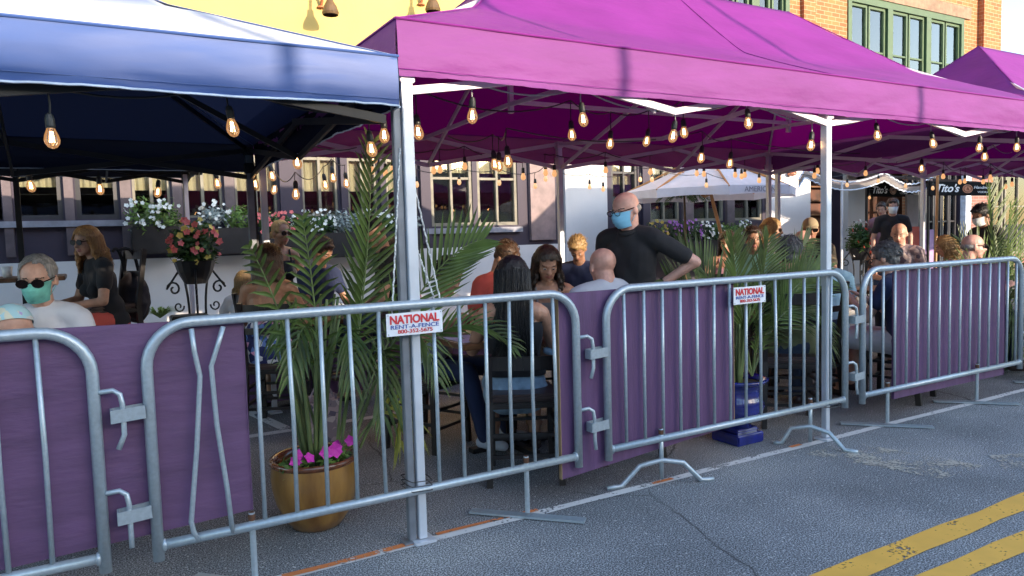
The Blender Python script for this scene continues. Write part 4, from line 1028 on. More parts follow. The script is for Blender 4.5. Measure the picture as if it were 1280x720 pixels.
# ================================================================== STRING LIGHTS
def strings(name_lab, bulbs, far=False, drop=.13, cable='cable', scale=1.0, ends=None):
    P = [at(x, y, Y=Y) for x, y, Y in bulbs]
    e = empty('string_lights', P[0], name_lab, 'string lights', 'strings of filament bulbs')
    tops = [p+Vector((0, 0, .05*scale+drop)) for p in P]
    chain = ([at(*ends[0][:2], Y=ends[0][2])] if ends else [])+tops+([at(*ends[1][:2], Y=ends[1][2])] if ends else [])
    pts = []
    for i in range(len(chain)-1):
        a, b = chain[i], chain[i+1]; sg = min(.09, (b-a).length*.08)
        for k in range(8): t = k/8; pts.append(a.lerp(b, t)-Vector((0, 0, sg*4*t*(1-t))))
    pts.append(chain[-1])
    m = MB(); m.tube(pts, .0045, 5)
    for i, p in enumerate(P): m.tube([tops[i], p+Vector((random.uniform(-.008, .008), 0, .05*scale+drop*.5)), p+Vector((0, 0, .05*scale))], .0035, 5)
    m.build('cable', MT[cable], e)
    for p in P:
        s = scale; c = p
        if far:
            b = MB(); b.lathe([(.012*s, -.05*s), (.024*s, -.035*s), (.026*s, -.015*s), (.014*s, .02*s)], c, 8, capt=True)
            bo = b.build('bulb', MT['bulb_far'], e, smooth=True)
            b = MB(); b.lathe([(.016*s, .02*s), (.018*s, .03*s), (.015*s, .075*s)], c, 8, capt=True); b.build('socket', MT['socket'], bo)
        else:
            tx, ty = random.uniform(-.16, .16), random.uniform(-.12, .12)
            def sh(mb_):
                for v in mb_.bm.verts: k = v.co.z-c.z-.092*s; v.co.x += tx*k; v.co.y += ty*k
            b = MB(); b.lathe([(.004*s, -.062*s), (.018*s, -.056*s), (.029*s, -.040*s), (.032*s, -.024*s), (.028*s, -.004*s), (.019*s, .018*s), (.0145*s, .034*s)], c, 18); sh(b)
            bo = b.build('bulb', MT['bulb_glass'], e, smooth=True)
            b = MB(); b.lathe([(.017*s, .026*s), (.020*s, .036*s), (.020*s, .066*s), (.015*s, .086*s), (.006*s, .092*s)], c, 14, capt=True); sh(b); b.build('socket', MT['socket'], bo)
            b = MB()
            for k in range(5):
                a = k*1.2566; b.tube([c+Vector((.006*s*math.cos(a), .006*s*math.sin(a), .012*s)), c+Vector((.0105*s*math.cos(a+.5), .0105*s*math.sin(a+.5), -.035*s))], .0016*s, 4)
            sh(b); b.build('filament', MT['filament'], bo)
strings('string of large filament bulbs along the front edge of the long purple tent', [(591, 141, 3.1), (727, 146, 3.1), (844, 167, 3.1), (934, 151, 3.1), (1015, 179, 3.1), (1095, 167, 3.12), (1164, 177, 3.12), (1225, 182, 3.12), (1271, 182, 3.12)], cable='cable_w', drop=.105, scale=.80)
strings('string of filament bulbs along the front edge of the blue tent', [(63, 168, 3.05), (287, 155, 3.15), (462, 183, 3.3), (480, 166, 3.4)], drop=.125, scale=.80)
strings('string of filament bulbs crossing just inside the long purple tent', [(521, 162, 3.5), (714, 166, 3.9), (764, 177, 4.1), (811, 174, 4.1), (854, 163, 3.7)], drop=.16, scale=.85, ends=((508, 120, 3.1), (985, 118, 3.3)))
strings('string of filament bulbs through the middle of the long purple tent', [(617, 203, 4.9), (624, 205, 5.0), (634, 199, 4.4), (878, 195, 4.7), (914, 202, 4.9), (1152, 209, 4.9), (1231, 194, 4.0)], drop=.16, ends=((560, 170, 4.6), (1265, 190, 4.2)))
strings('string of small bulbs along the back edge of the long purple tent', [(465, 211, 6.1), (482, 215, 6.1), (491, 210, 6.1), (542, 211, 6.1), (550, 210, 6.1), (581, 206, 6.0), (654, 219, 6.2), (682, 214, 6.1), (693, 215, 6.0), (757, 211, 6.0), (813, 213, 6.1), (871, 215, 6.3), (880, 216, 6.3), (919, 217, 6.1), (927, 219, 6.3), (931, 217, 6.1), (949, 224, 6.3), (969, 214, 6.1), (1022, 212, 5.6), (1018, 218, 5.6), (1082, 215, 5.6), (1179, 219, 5.4), (1200, 226, 5.6), (1206, 225, 5.6), (1229, 226, 5.6), (1238, 220, 5.4), (1257, 232, 5.2), (1265, 229, 5.2)], far=True, drop=.12, scale=.95)
strings('string of small bulbs hanging over the sidewalk past the long purple tent', [(521, 229, 7.5), (574, 226, 7.6), (624, 227, 7.6), (669, 231, 7.6), (682, 222, 7.4), (737, 232, 7.6), (754, 235, 7.6), (800, 223, 7.6), (815, 223, 7.4), (883, 230, 7.2), (946, 229, 7.4), (975, 221, 7.2), (1059, 230, 7.2), (1098, 225, 7.0), (1132, 231, 7.0), (1166, 234, 6.8), (1087, 246, 9)], far=True, drop=.10, scale=.95)
strings('string of small bulbs under the blue tent against the restaurant windows', [(36, 230, 6.7), (124, 234, 6.9), (199, 238, 7.1), (270, 227, 6.9), (318, 228, 6.0), (338, 218, 6.8), (345, 235, 7.2), (370, 240, 6.0), (405, 229, 7.0), (415, 220, 6.8), (432, 227, 7.0)], far=False, drop=.11, scale=1.0)
strings('short string of bulbs at the shared corner of the blue and purple tents', [(369, 200, 5.0), (465, 196, 6.4)], drop=.1, ends=((330, 180, 5.2), (500, 180, 5.5)))

# ================================================================== FURNITURE
def chair_mb(sh=.46, bh=.95, ladder=2, wd=.40):
    parts = {}
    h = wd/2
    for i, (sx, sy) in enumerate(((-1, 1), (1, 1))):
        m = MB(); m.bar((sx*(h-.02), h-.03, 0), (sx*(h-.03), h-.04, sh-.02), .034); parts['leg', i] = m
    for i, sx in enumerate((-1, 1)):
        m = MB(); m.bar((sx*h, -h-.03, 0), (sx*(h-.015), -h+.02, sh), .034, .04); m.bar((sx*(h-.015), -h+.02, sh-.002), (sx*(h-.015), -h-.06, bh), .032, .038); parts['leg', i+2] = m
    m = MB(); m.box(-h, h, -h, h, sh-.045, sh-.012, .008); parts['seat_frame', 0] = m
    m = MB(); m.box(-h+.01, h-.01, -h+.015, h-.01, sh-.011, sh+.03, .015); parts['seat', 0] = m
    for k in range(ladder):
        z = bh-.05-.16*k
        m = MB(); yb = -h+.02-.08*(z-sh)/(bh-sh)
        pts = [(-h+.02+(2*h-.04)*t, yb-.02*math.sin(t*math.pi), z) for t in [i/8 for i in range(9)]]
        for i in range(8): m.bar(pts[i], pts[i+1], .018, .075 if k == 0 else .045)
        parts['back_rail', k] = m
    m = MB(); 
    for z in ((.16, .28) if sh < .6 else (.22, .40)):
        m.bar((-h+.02, h-.03, z), (h-.02, h-.03, z), .02); m.bar((-h+.02, -h, z), (h-.02, -h, z), .02)
        for sx in (-1, 1): m.bar((sx*(h-.02), h-.03, z+.03), (sx*(h-.01), -h, z+.03), .02)
    parts['stretcher', 0] = m
    return parts
def make_chair(name, lab, cat, sh=.46, bh=.95, ladder=2, group='black wooden dining chairs'):
    e = empty(name, (0, 0, 0), lab, cat, group)
    for (n, i), m in chair_mb(sh, bh, ladder).items(): m.build(n, MT['seatpad'] if n == 'seat' else MT['blackwood'], e)
    return e
_c0 = None; _b0 = None
def chair(x, y, deg, lab, z=0, tall=False, cafe=False):
    """deg: direction the sitter faces, 90 = into the terrace"""
    global _c0, _b0
    if cafe:
        o = make_chair('cafe_chair', lab, 'chair', .47, .74, 1, 'black cafe chairs'); o.location = (x, y, z); o.rotation_euler = (0, 0, RAD(deg-90)); return o
    if tall:
        if _b0 is None: _b0 = make_chair('bar_chair', lab, 'chair', .74, 1.22, 2, 'black bar height chairs'); o = _b0
        else: o = copytree(_b0)
    else:
        if _c0 is None: _c0 = make_chair('dining_chair', lab, 'chair'); o = _c0
        else: o = copytree(_c0)
    o.location = (x, y, z); o.rotation_euler = (0, 0, RAD(deg-90)); o['label'] = lab; return o
def table(x, y, w, d, h, lab, z=0, name='dining_table', m='tablewood'):
    e = empty(name, (x, y, z), lab, 'table')
    b = MB(); b.box(x-w/2, x+w/2, y-d/2, y+d/2, z+h-.035, z+h, .006); b.build('tabletop', MT[m], e)
    b = MB(); b.lathe([(.035, z+.04), (.035, z+h-.04)], (x, y, 0), 12); b.build('column', MT['black_steel'], e)
    b = MB(); b.bar((x-.3, y, z+.02), (x+.3, y, z+.02), .06, .03); b.bar((x, y-.3, z+.021), (x, y+.3, z+.021), .06, .032); b.build('base', MT['black_steel'], e)
    return e
def ware(x, y, z, kind, lab):
    m = MB()
    if kind == 'glass': m.lathe([(.028, 0), (.036, .11), (.034, .11), (.027, .006)], (x, y, z+.001), 14); return m.thing('glass', MT['cup_glass'], lab, 'glass', 'glasses on the tables', smooth=True)
    if kind == 'cup': m.lathe([(.03, 0), (.04, .09), (.037, .09), (.028, .01)], (x, y, z+.001), 14); return m.thing('cup', MT['ceramic'], lab, 'cup', 'white cups on the tables', smooth=True)
    if kind == 'plate': m.lathe([(.06, 0), (.12, .014), (.118, .018), (.06, .006)], (x, y, z+.001), 20, capt=True); return m.thing('plate', MT['ceramic'], lab, 'plate', 'plates on the tables', smooth=True)
    if kind == 'bottle': m.lathe([(.03, 0), (.031, .13), (.012, .18), (.013, .23)], (x, y, z+.001), 12, capt=True); return m.thing('bottle', mat('brown_bottle_glass', (.06, .03, .01), .1), lab, 'bottle', 'bottles on the tables', smooth=True)
    if kind == 'menu':
        m.box(x-.11, x+.11, y-.15, y+.15, z+.001, z+.004); return m.thing('menu', mat('menu_paper', (.6, .52, .75), .6), lab, 'menu', 'menus on the tables')
# ================================================================== PEOPLE
SKIN = {k: mat('skin_'+k, c, .48, var=.11, scale=16, bump=.25, bscale=70) for k, c in dict(fair=(.56, .32, .235), warm=(.46, .25, .165), tan=(.33, .17, .105), pink=(.60, .33, .26)).items()}
LIPS = mat('lips', (.36, .14, .12), .45); BROW = mat('brow_hair', (.05, .03, .02), .8)
EYE_W = mat('eye_white', (.34, .30, .28), .3); EYE_D = mat('iris', (.02, .014, .01), .2)
def hairmat(name, c, c2): return mat(name, c, .38, var=.2, scale=22, col2=c2, stretch=(6, 6, .5), bump=.6, bscale=45)
HAIR = dict(black=hairmat('black_hair', (.003, .003, .004), (.010, .010, .013)), brown=hairmat('brown_hair', (.03, .014, .008), (.09, .045, .02)), dark=hairmat('dark_brown_hair', (.012, .007, .005), (.045, .024, .014)),
 grey=hairmat('grey_hair', (.13, .125, .12), (.34, .33, .32)), saltpepper=hairmat('salt_and_pepper_hair', (.03, .03, .035), (.22, .22, .22)), red=hairmat('red_blond_hair', (.22, .09, .03), (.50, .26, .09)), blond=hairmat('blond_hair', (.22, .13, .05), (.48, .31, .13)))
def cloth(name, c, **k): return mat(name, c, .85, var=k.pop('var', .08), scale=k.pop('scale', 4), bump=.3, bscale=18, sheen=.04, **k)
def floral(name, base, cols):
    m = bpy.data.materials.new(name); m.use_nodes = True; n = m.node_tree.nodes; l = m.node_tree.links; b = n['Principled BSDF']; b.inputs['Roughness'].default_value = .85
    tc = n.new('ShaderNodeTexCoord'); v = n.new('ShaderNodeTexVoronoi'); v.inputs['Scale'].default_value = 26; l.new(tc.outputs['Object'], v.inputs[0])
    s = n.new('ShaderNodeSeparateColor'); l.new(v.outputs['Color'], s.inputs[0]); r = n.new('ShaderNodeValToRGB'); r.color_ramp.interpolation = 'CONSTANT'; l.new(s.outputs[0], r.inputs[0])
    e = r.color_ramp.elements; e[0].color = (*base, 1); e[1].position = .45; e[1].color = (*cols[0], 1)
    for i, c in enumerate(cols[1:]): k = e.new(.6+.14*i); k.color = (*c, 1)
    l.new(r.outputs[0], b.inputs['Base Color']); return m
CL = dict(black=cloth('black_cotton', (.012, .012, .015)), white=cloth('white_cotton', (.62, .63, .68), var=.03), navy=cloth('navy_cotton', (.012, .022, .07)), red=cloth('red_cotton', (.45, .035, .035)),
 coral=cloth('coral_red_cotton', (.55, .09, .07)), grey=cloth('grey_knit', (.20, .19, .20)), ltgrey=cloth('light_grey_cotton', (.42, .45, .52)), mint=cloth('mint_cotton', (.28, .50, .38)), olive=cloth('olive_cotton', (.12, .14, .07)),
 sky=cloth('sky_blue_cotton', (.30, .50, .62)), denim=cloth('light_denim', (.22, .33, .44), var=.2, scale=14), dkden=cloth('dark_denim', (.02, .035, .07)), khaki=cloth('khaki_cotton', (.30, .24, .15)), maroon=cloth('maroon_fleece', (.30, .03, .035)),
 mauve=cloth('mauve_cotton', (.30, .16, .20)), teal=cloth('teal_mask_cloth', (.16, .50, .42), var=.15, scale=20), maskblue=cloth('blue_mask_paper', (.20, .50, .72), var=.03), maskwhite=cloth('white_mask_paper', (.65, .72, .74), var=.03), stone=cloth('stone_cotton', (.62, .60, .62), var=.02),
 floral=floral('floral_print_cotton', (.015, .02, .10), [(.10, .18, .45), (.55, .25, .40), (.6, .6, .65)]), plaid=floral('plaid_cotton', (.12, .04, .10), [(.35, .12, .18), (.04, .03, .12), (.3, .2, .25)]), tiedye=floral('tie_dyed_cotton', (.45, .72, .78), [(.70, .74, .72), (.50, .42, .75), (.75, .75, .60)]), pattern=floral('small_pattern_cotton', (.25, .20, .22), [(.5, .42, .4), (.12, .1, .14), (.4, .3, .3)]))
LENS = mat('dark_lens', (.01, .008, .008), .08)
DG = None
def remesh(mb, name, voxel, smooth=3, disp=0, seed=0, ds=9):
    me = mb.mesh('tmp'); o = bpy.data.objects.new('tmp', me)
    r = o.modifiers.new('r', 'REMESH'); r.mode = 'VOXEL'; r.voxel_size = voxel; r.use_smooth_shade = True
    s = o.modifiers.new('s', 'SMOOTH'); s.iterations = smooth; s.factor = .5
    out = evaluate(o); out.name = name
    if disp:
        ns = [v.vector.copy() for v in out.vertex_normals]
        for v, n in zip(out.vertices, ns):
            v.co += n*disp*(noise.noise(v.co*ds+Vector((seed, 0, 0)))+.5*noise.noise(v.co*ds*2.3))
    return out
def cone(mb, a, ra, b, rb, M=None, n=14):
    """tapered capsule a->b; M optional 3x3 squash about the segment middle"""
    a, b = Vector(a), Vector(b); d = (b-a); L = d.length; d = d.normalized() if L > 1e-6 else Vector((0, 0, 1))
    u = d.orthogonal().normalized(); w_ = d.cross(u); mid = (a+b)/2
    prof = [(ra*math.sin(t), -ra*math.cos(t)) for t in (.15, .5, .9, 1.3)] + [(ra+(rb-ra)*k/4, L*k/4) for k in range(5)] + [(rb*math.cos(t), L+rb*math.sin(t)) for t in (.3, .7, 1.1, 1.42)]
    rings = []
    for r, h in prof:
        ring = []
        for k in range(n):
            t = 2*math.pi*k/n; p = a+d*h+(u*math.cos(t)+w_*math.sin(t))*r
            if M is not None: p = mid+M @ (p-mid)
            ring.append(mb.bm.verts.new(p))
        rings.append(ring)
    for i in range(len(rings)-1):
        for k in range(n): mb._f([rings[i][k], rings[i][(k+1) % n], rings[i+1][(k+1) % n], rings[i+1][k]])
    mb._f(rings[0][::-1]); mb._f(rings[-1])
def ik(s, h, l1, l2, pole):
    d = h-s; L = d.length
    if L > (l1+l2)*.985: h = s+d.normalized()*(l1+l2)*.985; d = h-s; L = d.length
    x = (l1*l1-l2*l2+L*L)/(2*L); r = math.sqrt(max(0, l1*l1-x*x)); n = d.normalized()
    q = pole-n*pole.dot(n); q.normalize(); return s+n*x+q*r, h
def person(px, py, Y, face, label, sit=True, S=1.0, floor=0, skin='fair', hair='brown', style='short', shirt='black', sleeve=.55, pants='dkden', leg=1.0, mask=None, shades=False, hy=0, hp=-8,
           handR=None, handL=None, lean=8, fem=False, cap=None, watch=False, polR=None, polL=None, vox=.009, group='people at the terrace', lenh=.35, seatz=None, nohands=False, bareback=False, legs=None, stoop=0, collar=None, strap=False, glasses=False, hem=None, nk=.128, tall=None, curls=False):
    H = at(px, py, Y=Y)
    fa = RAD(face); f = Vector((math.cos(fa), math.sin(fa), 0)); r = Vector((math.sin(fa), -math.cos(fa), 0)); up = Vector((0, 0, 1))
    sw = (.165 if fem else .19)*S
    lr = RAD(lean); ax = up*math.cos(lr)+f*math.sin(lr); axf = f*math.cos(lr)-up*math.sin(lr)
    # head centre is H; chain down
    neckb = H-up*nk*S-f*(.035+.02*lean/10)*S
    chest = neckb-ax*.20*S; waist = chest-ax*.20*S; pel = waist-ax*.14*S if sit else waist-ax*.15*S
    base = Vector((pel.x, pel.y, floor))
    e = empty('person', base, label, 'person', group)
    T = lambda a, b, c, o: o+r*a*S+axf*b*S+ax*c*S
    Bm = Matrix((r, axf, ax)).transposed()
    def squash(mx=1, my=.68): return Bm @ Matrix.Diagonal((mx, my, 1)) @ Bm.transposed()
    body = MB(); q = squash()
    sq2 = squash(1, .80)
    # torso
    def torso(mb, g, lo=False):
        cw = .92 if fem else 1
        for s in (-1, 1): cone(mb, T(s*.062, 0, .02, chest), (.105*cw)*S+g, T(s*.05, 0, -.10, chest), .098*cw*S+g, squash(1, .9))
        cone(mb, T(0, 0, .10, chest), (.10*S+g), T(0, 0, -.16, chest), .125*cw*S+g, sq2)
        cone(mb, T(-.045, 0, .05, waist), .105*cw*S+g, T(.045, 0, .05, waist), .105*cw*S+g, sq2)
        cone(mb, T(-.055, -.01, -.02, waist), .115*S+g, T(.055, -.01, -.02, waist), .115*S+g, sq2)
        if fem:
            for s in (-1, 1): mb.ell(T(s*.075, .085, -.055, chest), (.054*S+g*.5,)*3, n=12, m=8)
        for s in (-1, 1): cone(mb, T(s*.03, -.01, .155, chest), .055*S+g*.6, T(s*(sw/S-.03), -.005, .125, chest), .058*S+g*.8)
        cone(mb, T(-.06, -.01, .0, pel), .125*S+g, T(.06, -.01, .0, pel), .125*S+g, squash(1, .85))
    torso(body, 0)
    shR, shL = T(sw/S, 0, .115, chest), T(-sw/S, 0, .115, chest)
    tz = floor+.80
    defR, defL = base*1+f*.36*S+r*.13+up*.79, base+f*.36*S-r*.13+up*.79
    if not sit: defR, defL = pel+r*.27*S-up*.10+f*.06, pel-r*.27*S-up*.10+f*.06
    arms = []
    for sgn, sh, hd, pol in ((1, shR, handR, polR), (-1, shL, handL, polL)):
        h = (defR if sgn > 0 else defL) if hd is None else (hd if isinstance(hd, Vector) else T(hd[0], hd[1], hd[2], chest))
        pole = (r*sgn*.6-f*.4-up*.8) if pol is None else (r*pol[0]+f*pol[1]+up*pol[2])
        el, h = ik(sh, h, .285*S, .25*S, pole); arms.append((sgn, sh, el, h))
        cone(body, sh, .048*S, el, .038*S); cone(body, el, .037*S, h, .026*S)
        # hand
        d = (h-el).normalized(); pn = up if abs(d.z) < .8 else f; sd = d.cross(pn).normalized(); nn = sd.cross(d).normalized()
        Pm = Matrix((sd, d, nn)).transposed()
        body.ell(h+d*.045*S, (.040*S, .050*S, .017*S), Pm, 12, 8)
        for k in range(4):
            o = (k-1.5)*.0195*S; ln = (.068, .078, .074, .058)[k]*S
            b0 = h+d*.082*S+sd*o; b1 = b0+d*ln*.5+sd*o*.25-nn*ln*.10; b2 = b1+d*ln*.38-nn*ln*.34
            cone(body, b0-d*.015, .0095*S, b1, .0085*S, n=8); cone(body, b1, .0085*S, b2, .0072*S, n=8)
        t0 = h+d*.025*S-sd*sgn*.030*S; t1 = t0+d*.032*S-sd*sgn*.028*S-nn*.006; t2 = t1+d*.030*S-sd*sgn*.004-nn*.012
        cone(body, t0, .0125*S, t1, .0105*S, n=8); cone(body, t1, .0105*S, t2, .0085*S, n=8)
        if watch and sgn < 0 or watch == 'R' and sgn > 0:
            m = MB(); wc = h-d*.012; 
            m.tube([wc+(sd*math.cos(t*.524)*.033+nn*math.sin(t*.524)*.026)*S for t in range(13)], .007, 6); m.ell(wc+nn*.028*S, (.019, .019, .007), Pm, 10, 6)
            m.build('wristwatch', CL['black'], e)
    # legs
    Lg = []
    for s in (-1, 1):
        hip = T(s*.085, 0, 0, pel)
        if sit:
            kn = hip+f*.42*S+r*s*.05+up*(.02)
            an = kn-up*max(.2, min(.42*S, kn.z-floor-.07))+f*(.02 if not legs else legs)
        else:
            an = Vector((pel.x, pel.y, floor+.08))+r*s*.11+f*(.03*s); kn = hip.lerp(an, .5)+f*.03
        Lg.append((s, hip, kn, an))
        cone(body, hip, .082*S, kn, .055*S); cone(body, kn, .052*S, an, .036*S); body.ell(an-(kn-an).normalized()*-.10*S, (.05*S,)*3, n=10, m=6)
        cone(body, an-up*.03, .034*S, an+f*.12*S-up*.045, .026*S)
    # head
    ha = fa+RAD(hy); hf = Vector((math.cos(ha), math.sin(ha), 0)); hr = Vector((math.sin(ha), -math.cos(ha), 0)); pr = RAD(hp)
    hf2 = hf*math.cos(pr)+up*math.sin(pr); hu = up*math.cos(pr)-hf*math.sin(pr)
    HM = Matrix((hr, hf2, hu)).transposed(); h = lambda a, b, c: H+HM @ Vector((a, b, c))*S
    head = body
    cone(head, neckb-ax*.01, (.050 if fem else .060)*S, h(0, -.025, -.05), (.046 if fem else .055)*S)
    E = lambda c, rr: head.ell(h(*c), tuple(x*S for x in rr), HM, 18, 12)
    E((0, -.012, .030), (.078, .092, .080)); E((0, .018, -.02), (.067, .068, .070)); E((0, .032, -.060), (.052, .048, .046)); E((0, .062, -.094), (.020, .020, .016))
    E((0, .066, .022), (.048, .022, .013)); E((-.037, .056, -.026), (.020, .020, .018)); E((.037, .056, -.026), (.020, .020, .018))
    cone(head, h(0, .084, .008), .007*S, h(0, .104, -.026), .0115*S, n=8); E((-.011, .094, -.029), (.008, .009, .007)); E((.011, .094, -.029), (.008, .009, .007))
    E((0, .084, -.054), (.022, .010, .0065)); E((0, .081, -.064), (.018, .011, .007))
    for s in (-1, 1): E((s*.079, -.008, -.012), (.010, .019, .030))
    me = remesh(body, 'body', vox if not nohands else .010, 2)
    me.materials.clear(); me.materials.append(SKIN[skin]); me.materials.append(LIPS); me.materials.append(BROW)
    inv = HM.transposed()
    for p in me.polygons:
        c = inv @ (p.center-H)/S; p.use_smooth = True
        if c.y > .068:
            if abs(c.x) < .025 and -.069 < c.z < -.048: p.material_index = 1
        if c.y > .05 and .016 < abs(c.x) < .048 and .020 < c.z < .026: p.material_index = 2
    off = worldloc(e)
    for v in me.vertices: v.co -= off
    link('body', me, None, e)
    if not shades:
        for s in (-1, 1):
            m = MB(); m.ell(h(s*.031, .0760, .002), (.0125*S, .0095*S, .0045*S), HM, 12, 8); eo = m.build('eye', EYE_W, e, smooth=True)
            m = MB(); m.ell(h(s*.031, .0825, .001), (.0058*S, .0042*S, .0056*S), HM, 10, 6); m.build('iris', EYE_D, eo, smooth=True)
    sid = (px*7+py) % 97
    rr = random.Random(int(sid*13+3))
    # clothes
    def cl(name, mb, m, vx=None, disp=.006, cut=None):
        me = remesh(mb, name, vx or max(.012, vox), 3, disp*S, sid)
        if cut:
            bm = bmesh.new(); bm.from_mesh(me)
            for co, no in cut: bmesh.ops.bisect_plane(bm, geom=bm.verts[:]+bm.edges[:]+bm.faces[:], plane_co=co, plane_no=no, clear_outer=True)
            bm.to_mesh(me); bm.free()
        for v in me.vertices: v.co -= off
        for p in me.polygons: p.use_smooth = True
        me.materials.clear(); me.materials.append(m); return link(name, me, None, e)
    sm = MB(); g = .014*S; torso(sm, g)
    if sleeve > 0:
        for sgn, sh, el, hd in arms:
            if sleeve <= 1: cone(sm, sh, .064*S, sh.lerp(el, sleeve), .056*S)
            else: cone(sm, sh, .062*S, el, .050*S); cone(sm, el, .049*S, el.lerp(hd, sleeve-1), .036*S)
    cuts = [(T(0, 0, hem if hem is not None else (-.10 if not sit else -.03), pel), -ax)]
    if bareback: cuts.append((T(0, -.0, -.03, chest), ax))
    elif sleeve == 0: cuts.append((T(0, .02, .115 if not fem else .07, chest), ax))
    cl('shirt' if not bareback else 'dress_top', sm, CL[shirt], cut=cuts)
    if sleeve == 0 and not bareback:
        m = MB()
        for s in (-1, 1): m.tube([T(s*.075, .10, .06, chest), T(s*.085, .04, .165, chest), T(s*.08, -.06, .13, chest), T(s*.07, -.09, .06, chest)], .010*S, 6)
        m.build('shoulder_strap', CL[shirt], e)
    if collar:
        m = MB(); m.tube([T(.068*math.cos(t*.6283), .012+.062*math.sin(t*.6283), .185-.03*math.sin(t*.6283), chest) for t in range(11)], .013*S, 7); m.build('collar', CL[shirt], e, smooth=True)
    pm = MB()
    cone(pm, T(-.06, -.01, .0, pel), .135*S, T(.06, -.01, .0, pel), .135*S, squash(1, .88))
    cone(pm, T(-.05, -.01, .08, pel), .122*S, T(.05, -.01, .08, pel), .122*S, sq2)
    if hem: cone(pm, T(-.05, -.01, .06, pel), .120*S, T(.05, -.01, .06, pel), .120*S, sq2)
    for s, hip, kn, an in Lg:
        if leg <= .5: cone(pm, hip, .098*S, hip.lerp(kn, leg*2), .082*S)
        else: cone(pm, hip, .094*S, kn, .068*S); cone(pm, kn, .066*S, kn.lerp(an, min(1, (leg-.5)*2)), .052*S)
    cl('trousers' if leg > .5 else 'shorts', pm, CL[pants], disp=.005)
    for s, hip, kn, an in Lg:
        m = MB(); cone(m, an-up*.04+f*-.03, .040*S, an+f*.14*S-up*.045, .033*S, n=10); m.box(0, 0, 0, 0, 0, 0) if False else None
        m.build('shoe', CL['ltgrey'] if shirt == 'white' else MT['seatpad'], e, smooth=True)
    # hair
    hm = HAIR.get(hair)
    def cap_hair(mb, inflate, front=.0, lowz=-.06):
        mb.ell(h(0, -.022-front, .038), ((.078+inflate)*S, (.092+inflate)*S, (.080+inflate)*S), HM, 22, 14)
    if style != 'bald' and not cap:
        hb = MB(); inf = .012 if style in ('short', 'buzz') else (.007 if style == 'bun' else .016)
        cap_hair(hb, inf)
        if style in ('short', 'bun', 'bob', 'long', 'wavy', 'curly'):
            hb.ell(h(0, -.055, -.015), (.066*S, .052*S, .062*S), HM, 16, 10)
        for s in (-1, 1): hb.ell(h(s*.070, .004, .022), (.012*S, .030*S, .036*S), HM, 10, 8)
        if style == 'short': hb.ell(h(.01, .062, .088), (.050*S, .024*S, .022*S), HM, 12, 8)
        if style == 'bun': hb.ell(h(.03, -.105, -.035), (.034*S, .03*S, .036*S), HM, 12, 8)
        if style in ('long', 'wavy', 'bob'):
            n = 130; Lh = lenh if style != 'bob' else .12
            for i in range(n):
                a = RAD(rr.uniform(-215, 35)) if i % 3 else RAD(rr.uniform(-150, -30)); ca, sa = math.cos(a), math.sin(a)
                p0 = h(ca*.03, sa*.05-.01, .118); p1 = h(ca*.088, sa*.100-.02, .045); p2 = h(ca*.090, min(sa*.108, .045)-.025, -.06)
                wob = (.016 if style == 'wavy' else .004)
                k = Lh*rr.uniform(.82, 1.05)*S; o = HM @ Vector((ca*.012, -.012, 0))*S
                pts = [p0, p1, p2]
                for j in range(1, 6): pts.append(p2+o*j*.5-up*k*j/5+r*math.sin(j*1.7+i)*wob+f*math.cos(j*1.9+i)*wob)
                hb.tube(pts, [.010, .014, .014, .013, .012, .011, .009, .005], 6)
        me = remesh(hb, 'hair', .007 if vox < .009 or style in ('long', 'wavy') else .009, 1, .003*S if style in ('long', 'wavy') else .0045*S, sid, 34)
        bm = bmesh.new(); bm.from_mesh(me)
        # open the face: drop hair faces in front of face
        kill = []
        for fc in bm.faces:
            c = inv @ (fc.calc_center_median()-H)/S
            if c.y > .045 and c.z < (.100 if style == 'bun' else .070)-abs(c.x)*.25+.006*math.sin(c.x*120) and abs(c.x) < .066: kill.append(fc)
            elif style in ('short', 'buzz') and c.z < -.07: kill.append(fc)
        bmesh.ops.delete(bm, geom=kill, context='FACES'); bm.to_mesh(me); bm.free()
        for v in me.vertices: v.co -= off
        for p in me.polygons: p.use_smooth = True
        me.materials.clear(); me.materials.append(hm); link('hair', me, None, e)
        if style in ('short', 'bob'):
            sb = MB(); stiff = .75 if style == 'short' else .3
            for i in range(420 if vox < .009 else 220):
                dv = Vector((rr.gauss(0, 1), rr.gauss(-.35, 1), rr.gauss(.45, .9))).normalized()
                if dv.z < -.55 or (dv.y > .35 and dv.z < .42): continue
                rad = Vector((.078+inf, .092+inf, .080+inf)); p = Vector((dv.x*rad.x, dv.y*rad.y-.022, dv.z*rad.z+.038))
                fl = (Vector((dv.x*.3, -.9, -.35))-dv*Vector((dv.x*.3, -.9, -.35)).dot(dv)).normalized(); fl = (fl+Vector((rr.gauss(0, .3), rr.gauss(0, .3), rr.gauss(0, .3)))*stiff).normalized()
                L_ = rr.uniform(.02, .045); pts = [p-dv*.003, p+fl*L_*.4+dv*.004*(1+stiff), p+fl*L_*.8+dv*.004, p+fl*L_*1.1-dv*.002]
                sb.tube([h(*q) for q in pts], [.0016*S, .0024*S, .0018*S, .0005*S], 4)
            link('hair_strands', sb.mesh('hair_strands', off), hm, e, smooth=True)
